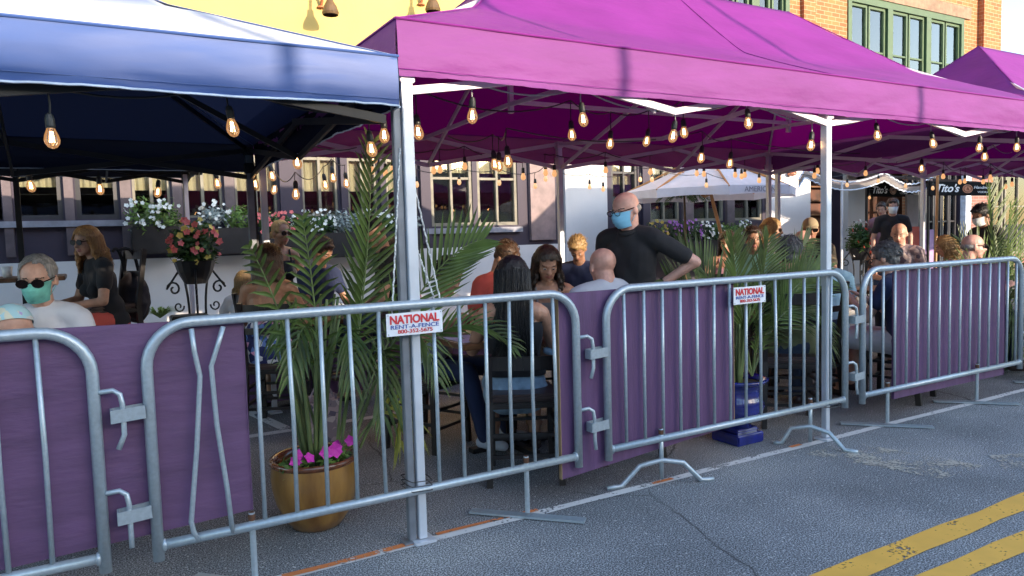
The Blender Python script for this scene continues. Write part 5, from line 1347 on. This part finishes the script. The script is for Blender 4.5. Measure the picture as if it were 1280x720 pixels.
        if style in ('long', 'wavy'):
            sb = MB()
            for i in range(260):
                a = RAD(rr.uniform(-215, 35)); ca, sa = math.cos(a), math.sin(a); R2 = rr.uniform(1.0, 1.10)
                wob = .018 if style == 'wavy' else .004; k = lenh*rr.uniform(.75, 1.08)*S; ph = rr.random()*6
                pts = [h(ca*.03, sa*.05-.01, .128), h(ca*.075, sa*.085-.015, .095), h(ca*.098*R2, sa*.112*R2-.02, .03), h(ca*.100*R2, min(sa*.118*R2, .045)-.025, -.06)]; p2 = pts[-1]
                o = HM @ Vector((ca*.010, -.014, 0))*S
                for j in range(1, 7): pts.append(p2+o*j*.5-up*k*j/6+r*math.sin(j*1.5+ph)*wob+f*math.cos(j*1.7+ph)*wob)
                sb.tube(pts, [.001, .002, .0022, .0024, .0024, .0022, .002, .002, .0015, .0006], 4)
            link('hair_strands', sb.mesh('hair_strands', off), hm, e, smooth=True)
    elif style == 'fringe':
        pass
    if style == 'bald' and hair:
        hb = MB()
        hb.ell(h(0, -.030, -.006), (.0830*S, .082*S, .044*S), HM, 20, 12)
        me = remesh(hb, 'hair', .006, 1, .001, sid)
        for v in me.vertices: v.co -= off
        for p in me.polygons: p.use_smooth = True
        me.materials.clear(); me.materials.append(hm); link('hair', me, None, e)
    if cap:
        m = MB(); m.grid(lambda u, v: h(.083*math.cos(u*6.2832)*math.sin(v*1.62), -.012+.100*math.sin(u*6.2832)*math.sin(v*1.62), .040+.090*math.cos(v*1.62)), 22, 8)
        m.grid(lambda u, v: h(-.06+.12*u, .075+.075*v*math.sin(u*math.pi)**.5+.005, .055-.02*v-.012*abs(u-.5)), 10, 4) if cap != 'black' or True else None
        m.build('cap', CL[cap], e, smooth=True)
    if mask:
        m = MB()
        def fm(u, v):
            a = (u-.5)*2.35; z = -.006-.098*v; b = .098+.016*math.sin(v*math.pi)+.0022*math.sin(v*26)-(.020*max(0, v-.6)*2)
            rx = .078-.022*v; return h(rx*math.sin(a), -.002+b*math.cos(a)*1.02+(.014*math.cos(a*1.6) if v < .5 else .008*math.cos(a*1.6)), z+.016*math.cos(a)*(1-v)+.002*math.sin(v*20))
        m.grid(fm, 20, 12)
        for s in (-1, 1): m.tube([h(s*.064, .035, -.008), h(s*.078, .0, .004), h(s*.080, -.012, .0)], .0018, 5); m.tube([h(s*.056, .03, -.075), h(s*.074, -.0, -.04), h(s*.076, -.01, -.035)], .0018, 5)
        m.build('face_mask', CL[mask], e, smooth=True)
    if shades or glasses:
        m = MB(); z = .006; fy = .117 if mask else .094
        for s in (-1, 1):
            m.tube([h(s*.033+(.027 if shades else .023)*math.cos(t*.5236), fy-.002, z+(.021 if shades else .017)*math.sin(t*.5236)) for t in range(13)], .0022, 5)
            m.tube([h(s*.055, fy-.006, z+.006), h(s*.074, .05, z+.006), h(s*.080, -.005, z+.004)], .0028, 5)
        m.tube([h(-.010, fy, z+.004), h(.010, fy, z+.004)], .0022, 5)
        so_ = m.build('glasses', LENS, e)
        if shades:
            for s in (-1, 1):
                m = MB(); m.poly([h(s*.033+.027*math.cos(t*.5236), fy, z+.021*math.sin(t*.5236)) for t in range(12)]); m.build('lens', LENS, so_)
    if strap:
        m = MB(); m.tube([T(.06, .12, -.1, chest), T(.085, .07, .13, chest), T(.09, -.01, .195, chest), T(.08, -.11, .08, chest), T(.05, -.14, -.2, chest)], .013, 6); m.build('strap', CL['navy'], e)
    return dict(e=e, H=H, pel=pel, chest=chest, base=base, f=f, r=r, arms=arms)
P = person
# face angle: 90 = looks into the terrace (away), -90 = looks to the road, 0 = looks right along the street, 180 = looks left
P(47, 349, 4.35, -112, 'person with grey tied-back hair, dark sunglasses and teal face mask at far left', skin='fair', hair='grey', style='bun', shirt='white', fem=True, mask='teal', shades=True, hp=-12, vox=.007, lean=4, pants='denim', hy=8)
P(16, 416, 4.15, 100, 'person mostly hidden at the left edge in a pastel tie-dyed cap', skin='fair', hair='blond', style='short', shirt='tiedye', sleeve=1.6, cap='tiedye', S=1.05, hp=-20, nohands=True, lean=15)
P(107, 302, 6.85, 200, 'person with long red-blond hair, black tee and red shorts on the high chair', floor=.14, skin='warm', hair='red', style='wavy', shirt='black', fem=True, pants='coral', leg=.42, shades=True, hy=22, lenh=.20, vox=.008, lean=10)
P(337, 326, 5.75, 62, 'person with brown hair, bare back and floral strapless dress behind the tent pole', skin='tan', hair='brown', style='bob', shirt='floral', pants='floral', leg=.45, sleeve=0, bareback=True, fem=True, vox=.008, hy=5)
P(352, 291, 7.2, -70, 'person with tied blond hair and dark sunglasses seated behind the palm, facing the road', floor=.14, skin='tan', hair='blond', style='bun', shirt='black', fem=True, shades=True, sleeve=0)
P(305, 352, 7.1, 80, 'person with long straw-blond hair seen from behind, left of the tent pole', floor=0, skin='warm', hair='blond', style='wavy', shirt='white', fem=True, S=.8, lenh=.22)
P(404, 314, 6.6, -60, 'person with short brown hair and dark navy shirt bending over the table behind the palm', skin='tan', hair='brown', style='short', shirt='navy', hp=-35)
P(466, 291, 5.5, 165, 'person in a black cap and black top leaning over the table behind the palm', skin='warm', hair='dark', style='bald', shirt='black', cap='black', hp=-35, hy=20, lean=18)
P(497, 312, 6.5, 150, 'person in a plaid shirt hidden behind the corner pole', skin='fair', hair='brown', style='short', shirt='plaid', sleeve=1.5, hp=-15)
pb = P(562, 345, 4.45, -62, 'person with short black hair, white tee and navy trousers right of the corner pole', skin='tan', hair='black', style='short', shirt='white', pants='navy', S=.97, hp=-28, vox=.007, lean=14, handR=at(562, 405, Y=4.1), handL=at(585, 398, Y=4.15), legs=.12, hy=-12)
P(633, 322, 5.0, -65, 'person in a red top with brown hair, hidden behind the long-haired diner', skin='warm', hair='brown', style='short', shirt='coral', hp=-45, lean=26, sleeve=.6)
bk = P(640, 347, 3.74, 62, 'person with very long straight black hair and denim shorts seen from behind', skin='warm', hair='black', style='long', shirt='black', sleeve=0, pants='denim', leg=.32, hem=.10, fem=True, vox=.007, lenh=.44, lean=2)
P(684, 330, 4.35, -120, 'person with long dark hair and grey tank top looking down, facing the road', skin='warm', hair='dark', style='wavy', shirt='grey', sleeve=0, pants='khaki', fem=True, hp=-26, vox=.007, lenh=.22, lean=12, handR=at(668, 425, Y=4.0), handL=at(725, 395, Y=4.05), hy=8)
P(722, 311, 5.2, -135, 'person with dyed blond hair and dark shirt looking down, seated beyond the bald diner', skin='tan', hair='blond', style='short', shirt='navy', hp=-45, S=.9, lean=18)
P(753, 333, 3.72, 80, 'bald person in pale tee with dark strap, seen from behind above the purple board', skin='pink', hair=None, style='bald', shirt='ltgrey', pants='dkden', vox=.007, strap=True, lean=6, nk=.085, S=1.04, handL=at(735, 372, Y=4.1), handR=at(745, 378, Y=3.95))
P(782, 262, 3.62, 200, 'standing person in a black polo and blue face mask with glasses, balding, hand on hip', sit=False, skin='pink', hair='grey', style='bald', shirt='black', sleeve=.72, mask='maskblue', glasses=True, hp=-16, vox=.007, collar=True, watch='L', lean=5, S=.97, nk=.112, hy=-12,
  handR=at(735, 395, Y=3.95), handL=at(828, 354, Y=3.5), polL=(-1.2, -.6, .1), polR=(.3, -.2, -1))
P(909, 304, 5.7, -130, 'person with dark hair and a bare pink-lit arm behind the second palm', skin='warm', hair='dark', style='bob', shirt='mauve', sleeve=0, fem=True, hy=-20)
P(941, 299, 4.95, -137, 'person with short dark hair and beard in a mint green tee beyond the second palm', skin='tan', hair='dark', style='short', shirt='mint', hp=-5, hy=12)
P(966, 287, 5.5, -40, 'person with long blond hair and sunglasses in dark grey tee, side on, beside a pole', floor=.0, skin='tan', hair='blond', style='wavy', shirt='grey', fem=True, shades=True, lenh=.22, hy=-10)
P(1013, 287, 5.2, -140, 'person in a khaki cap and sunglasses facing the road, before the white pier', skin='tan', hair='dark', style='bald', shirt='khaki', cap='khaki', shades=True, hy=8)
P(1003, 303, 4.55, 45, 'person with balding brown head seen from behind, between the dark-haired diners', skin='pink', hair='brown', style='bald', shirt='grey')
ol = P(985, 318, 3.62, 50, 'person in an olive green tee seen from behind, right of the palm in the urn', skin='warm', hair='saltpepper', style='short', shirt='olive', vox=.008, lean=4, S=1.04)
P(1027, 318, 4.35, 45, 'person with black hair in a sky blue shirt leaning beside the mid pole', skin='warm', hair='black', style='short', shirt='sky', lean=16)
P(1106, 323, 3.55, 106, 'person with salt and pepper hair, glasses and navy tee left of the far purple board', skin='fair', hair='saltpepper', style='short', shirt='navy', pants='stone', leg=.48, glasses=True, vox=.008, hp=-14, lean=10)
P(1124, 292, 4.9, -155, 'bald person in a small-patterned shirt facing the road beyond the man in navy', skin='fair', hair=None, style='bald', shirt='pattern', hp=-20, glasses=False)
P(1116, 258, 7.0, -140, 'standing person in black with dark hair and white face mask before the bar', sit=False, floor=.14, skin='fair', hair='dark', style='short', shirt='black', mask='maskwhite', sleeve=.6, hp=-10)
P(1102, 262, 7.7, -170, 'person in a mauve top partly hidden behind the masked waiter', sit=False, floor=0, skin='warm', hair='dark', style='short', shirt='mauve', hy=10)
P(1180, 308, 4.75, 122, 'person with long sunlit blond hair in a pale top at the far table', skin='fair', hair='blond', style='wavy', shirt='white', sleeve=0, fem=True, lenh=.26, hp=-24, S=.95)
P(1226, 269, 4.6, 165, 'person in black with white face mask bending beside the tall palm at right', sit=False, floor=0, skin='tan', hair='black', style='short', shirt='black', sleeve=1.6, mask='maskwhite', hp=-26, lean=12, fem=True)
P(1217, 308, 3.75, -46, 'person in a maroon jacket and dark sunglasses, in profile above the far purple board', skin='pink', hair='grey', style='bald', shirt='maroon', sleeve=1.7, shades=True, vox=.008, hp=-4)

# ---------------------------------------------------------------- seats and tables under them
chair(2.13, 3.60, 62, 'black cafe chair under the diner with very long black hair', cafe=True)
chair(1.93, 4.46, -62, 'black wooden chair under the diner in the white tee')
chair(2.82, 3.62, 80, 'black wooden chair under the bald diner, hidden by the purple board')
chair(2.80, 4.55, -112, 'black wooden chair under the diner in the grey tank top')
chair(1.22, 5.68, 62, 'black wooden chair under the diner in the floral dress')
chair(1.40, 6.60, 20, 'empty black wooden chair with a curved back rail beside the flower stand')
chair(4.28, 3.50, 50, 'black wooden chair under the diner in olive green')
chair(5.55, 3.50, 106, 'black wooden chair under the diner in navy at right')
chair(5.5, 5.05, -98, 'black wooden chair under the diner in mint green')
chair(6.42, 3.74, -46, 'black wooden chair under the diner in the maroon jacket')
chair(-.26, 4.5, -112, 'black wooden chair under the diner in the teal mask')
chair(.12, 6.95, 200, 'tall black bar chair with a backpack hung on it, under the red-haired diner', z=.14, tall=True)
chair(4.95, 3.9, 90, 'black wooden chair beside the diner in olive green, behind the barrier bars')
chair(7.6, 3.55, 100, 'black wooden chair behind the palm at the right edge')
table(2.35, 4.12, .95, .62, .75, 'brown dining table shared by the long-haired diner and the bald diner')
table(1.62, 6.15, .9, .6, .74, 'brown dining table behind the large palm')
table(5.0, 4.45, .9, .7, .75, 'brown dining table behind the second palm')
table(5.3, 4.15+.1, .01, .01, .1, 'x') if False else None
table(7.2, 4.4, 1.3, .7, .75, 'brown dining table of glasses in the far sunlight by the blond diner')
table(-.80, 7.2, 1.3, .6, 1.02, 'bar height wooden table at the left before the red-haired diner', z=.14)
table(-.5, 4.0+.0, .6, .5, .72, 'small table before the diner in the teal mask') if False else None
for (x, y, k, lab) in ((2.2, 4.25, 'glass', 'water glass before the dark-haired diner'), (2.45, 4.0, 'plate', 'white plate between the long-haired diner and the tank-top diner'), (2.02, 4.05, 'menu', 'lilac menu beside the diner in white'), (2.62, 4.2, 'cup', 'white cup near the bald diner')): ware(x, y, .75, k, lab)
for (x, y, k, lab) in ((6.8, 4.3, 'glass', 'leftmost water glass on the sunlit far table'), (7.0, 4.45, 'bottle', 'brown bottle on the sunlit far table'), (7.2, 4.35, 'cup', 'white cup at the middle of the sunlit far table'), (7.4, 4.5, 'glass', 'water glass nearest the blond diner'), (7.1, 4.2, 'plate', 'white plate on the sunlit far table'), (7.65, 4.3, 'cup', 'rightmost white cup on the sunlit far table')): ware(x, y, .75, k, lab)
for (x, y, k, lab) in ((1.4, 6.1, 'glass', 'water glass on the table behind the large palm'), (1.6, 6.2, 'plate', 'plate on the table behind the large palm'), (1.85, 6.1, 'cup', 'cup on the table behind the large palm')): ware(x, y, .74, k, lab)
for (x, y, k, lab) in ((4.8, 4.4, 'glass', 'water glass on the table behind the second palm'), (5.1, 4.5, 'plate', 'plate on the table behind the second palm')): ware(x, y, .75, k, lab)
ware(-.55, 7.1, 1.16, 'cup', 'cup on the bar height table at left')
# backpack on the high chair
q = at(168, 372, Y=7.05); e = empty('backpack', (q.x, q.y, q.z-.28), 'dark backpack hanging from the tall chair at left', 'backpack')
m = MB(); m.ell(q, (.13, .10, .22), n=18, m=12); m.ell(q+Vector((0, -.07, -.06)), (.095, .06, .12), n=14, m=9); me = remesh(m, 'bag', .012, 3, .012, 3)
for v in me.vertices: v.co -= worldloc(e)
me.materials.clear(); link('bag', me, cloth('black_nylon', (.02, .015, .02)), e)
m = MB()
for s in (-1, 1): m.tube(bez(q+Vector((s*.05, .05, .18)), q+Vector((s*.06-.03, .05, .50)), q+Vector((-.12+s*.02, -.02, .40)), 8), .014, 6)
m.build('shoulder_strap', CL['black'], e)
# tied shirt at the waist of the long haired diner
q = at(700, 455, Y=3.72); m = MB()
for k in range(5): m.tube(bez(q+Vector((-.12, .0, .10)), q+Vector((.05, -.03, .12-.02*k)), q+Vector((.0+.015*k, .0, -.20+.02*k)), 8), [.02+.012*math.sin(i/8*3.14) for i in range(9)], 7)
me = remesh(m, 'jacket', .012, 2, .008, 2); o = link('denim_jacket', me, CL['denim']); me.materials.clear(); me.materials.append(CL['denim']); tag(o, 'light denim jacket tied and hanging beside the long-haired diner', 'jacket')
# tote bag under the palm table, storage crate
q = at(398, 470, Y=4.9); m = MB(); m.box(q.x-.14, q.x+.14, q.y-.06, q.y+.06, 0, .34, .03); m.tube(bez((q.x-.08, q.y-.06, .33), (q.x, q.y-.06, .55), (q.x+.08, q.y-.06, .33), 10), .008, 6)
m.thing('tote_bag', CL['pattern'], 'patterned tote bag on the ground behind the amber pot palm', 'bag')
# framed pink menu easel by the bar
q = at(1150, 305, Y=8.6); e = empty('display_cabinet', (q.x, 8.6, .14), 'mauve and red upright cabinet standing before the bar', 'cabinet')
m = MB(); m.box(q.x-.5, q.x-.02, 8.6, 8.9, .14, q.z+.35, .01); m.build('side_panel', cloth('red_panel', (.35, .06, .04)), e)
m = MB(); m.box(q.x, q.x+.45, 8.58, 8.9, .14, q.z+.28, .01); m.build('front_panel', cloth('mauve_panel', (.42, .28, .50)), e)
q = at(1144, 262, Y=8.9); m = MB(); m.box(q.x-.22, q.x+.22, 8.95, 8.99, .14, q.z+.32, .1); m.thing('menu_board', cloth('grey_board', (.28, .25, .24)), 'grey arched board standing behind the red cabinet', 'board')
# gold pole of far umbrella
a = at(1169, 320, Y=7.0); b = at(1172, 240, Y=7.0); m = MB(); m.tube([(a.x, 7, .14), (b.x, 7, 2.3)], .022, 8); m.thing('wooden_pole', MT['umbwood'], 'varnished wooden pole before the glass doors at right', 'pole')
a = at(588, 300, Y=8.8)
# spiky railing behind standing person
q0 = at(852, 372, Y=6.4); q1 = at(924, 372, Y=6.4)
e = empty('railing', ((q0.x+q1.x)/2, 6.4, .0), 'low black picket railing between the standing person and the second palm', 'railing')
m = MB(); m.bar((q0.x-.05, 6.4, q0.z-.12), (q1.x+.05, 6.4, q1.z-.12), .02, .012); m.build('rail', MT['black_steel'], e)
for i in range(9):
    q = at(852+i*9, 372, Y=6.4); m = MB(); m.tube([(q.x, 6.4, .0), (q.x, 6.4, q.z+.03), (q.x, 6.4, q.z+.05), (q.x, 6.4, q.z+.09)], [.008, .008, .013, .002], 6); m.build('picket', MT['black_steel'], e)
bpy.data.scenes.remove(TMPS)
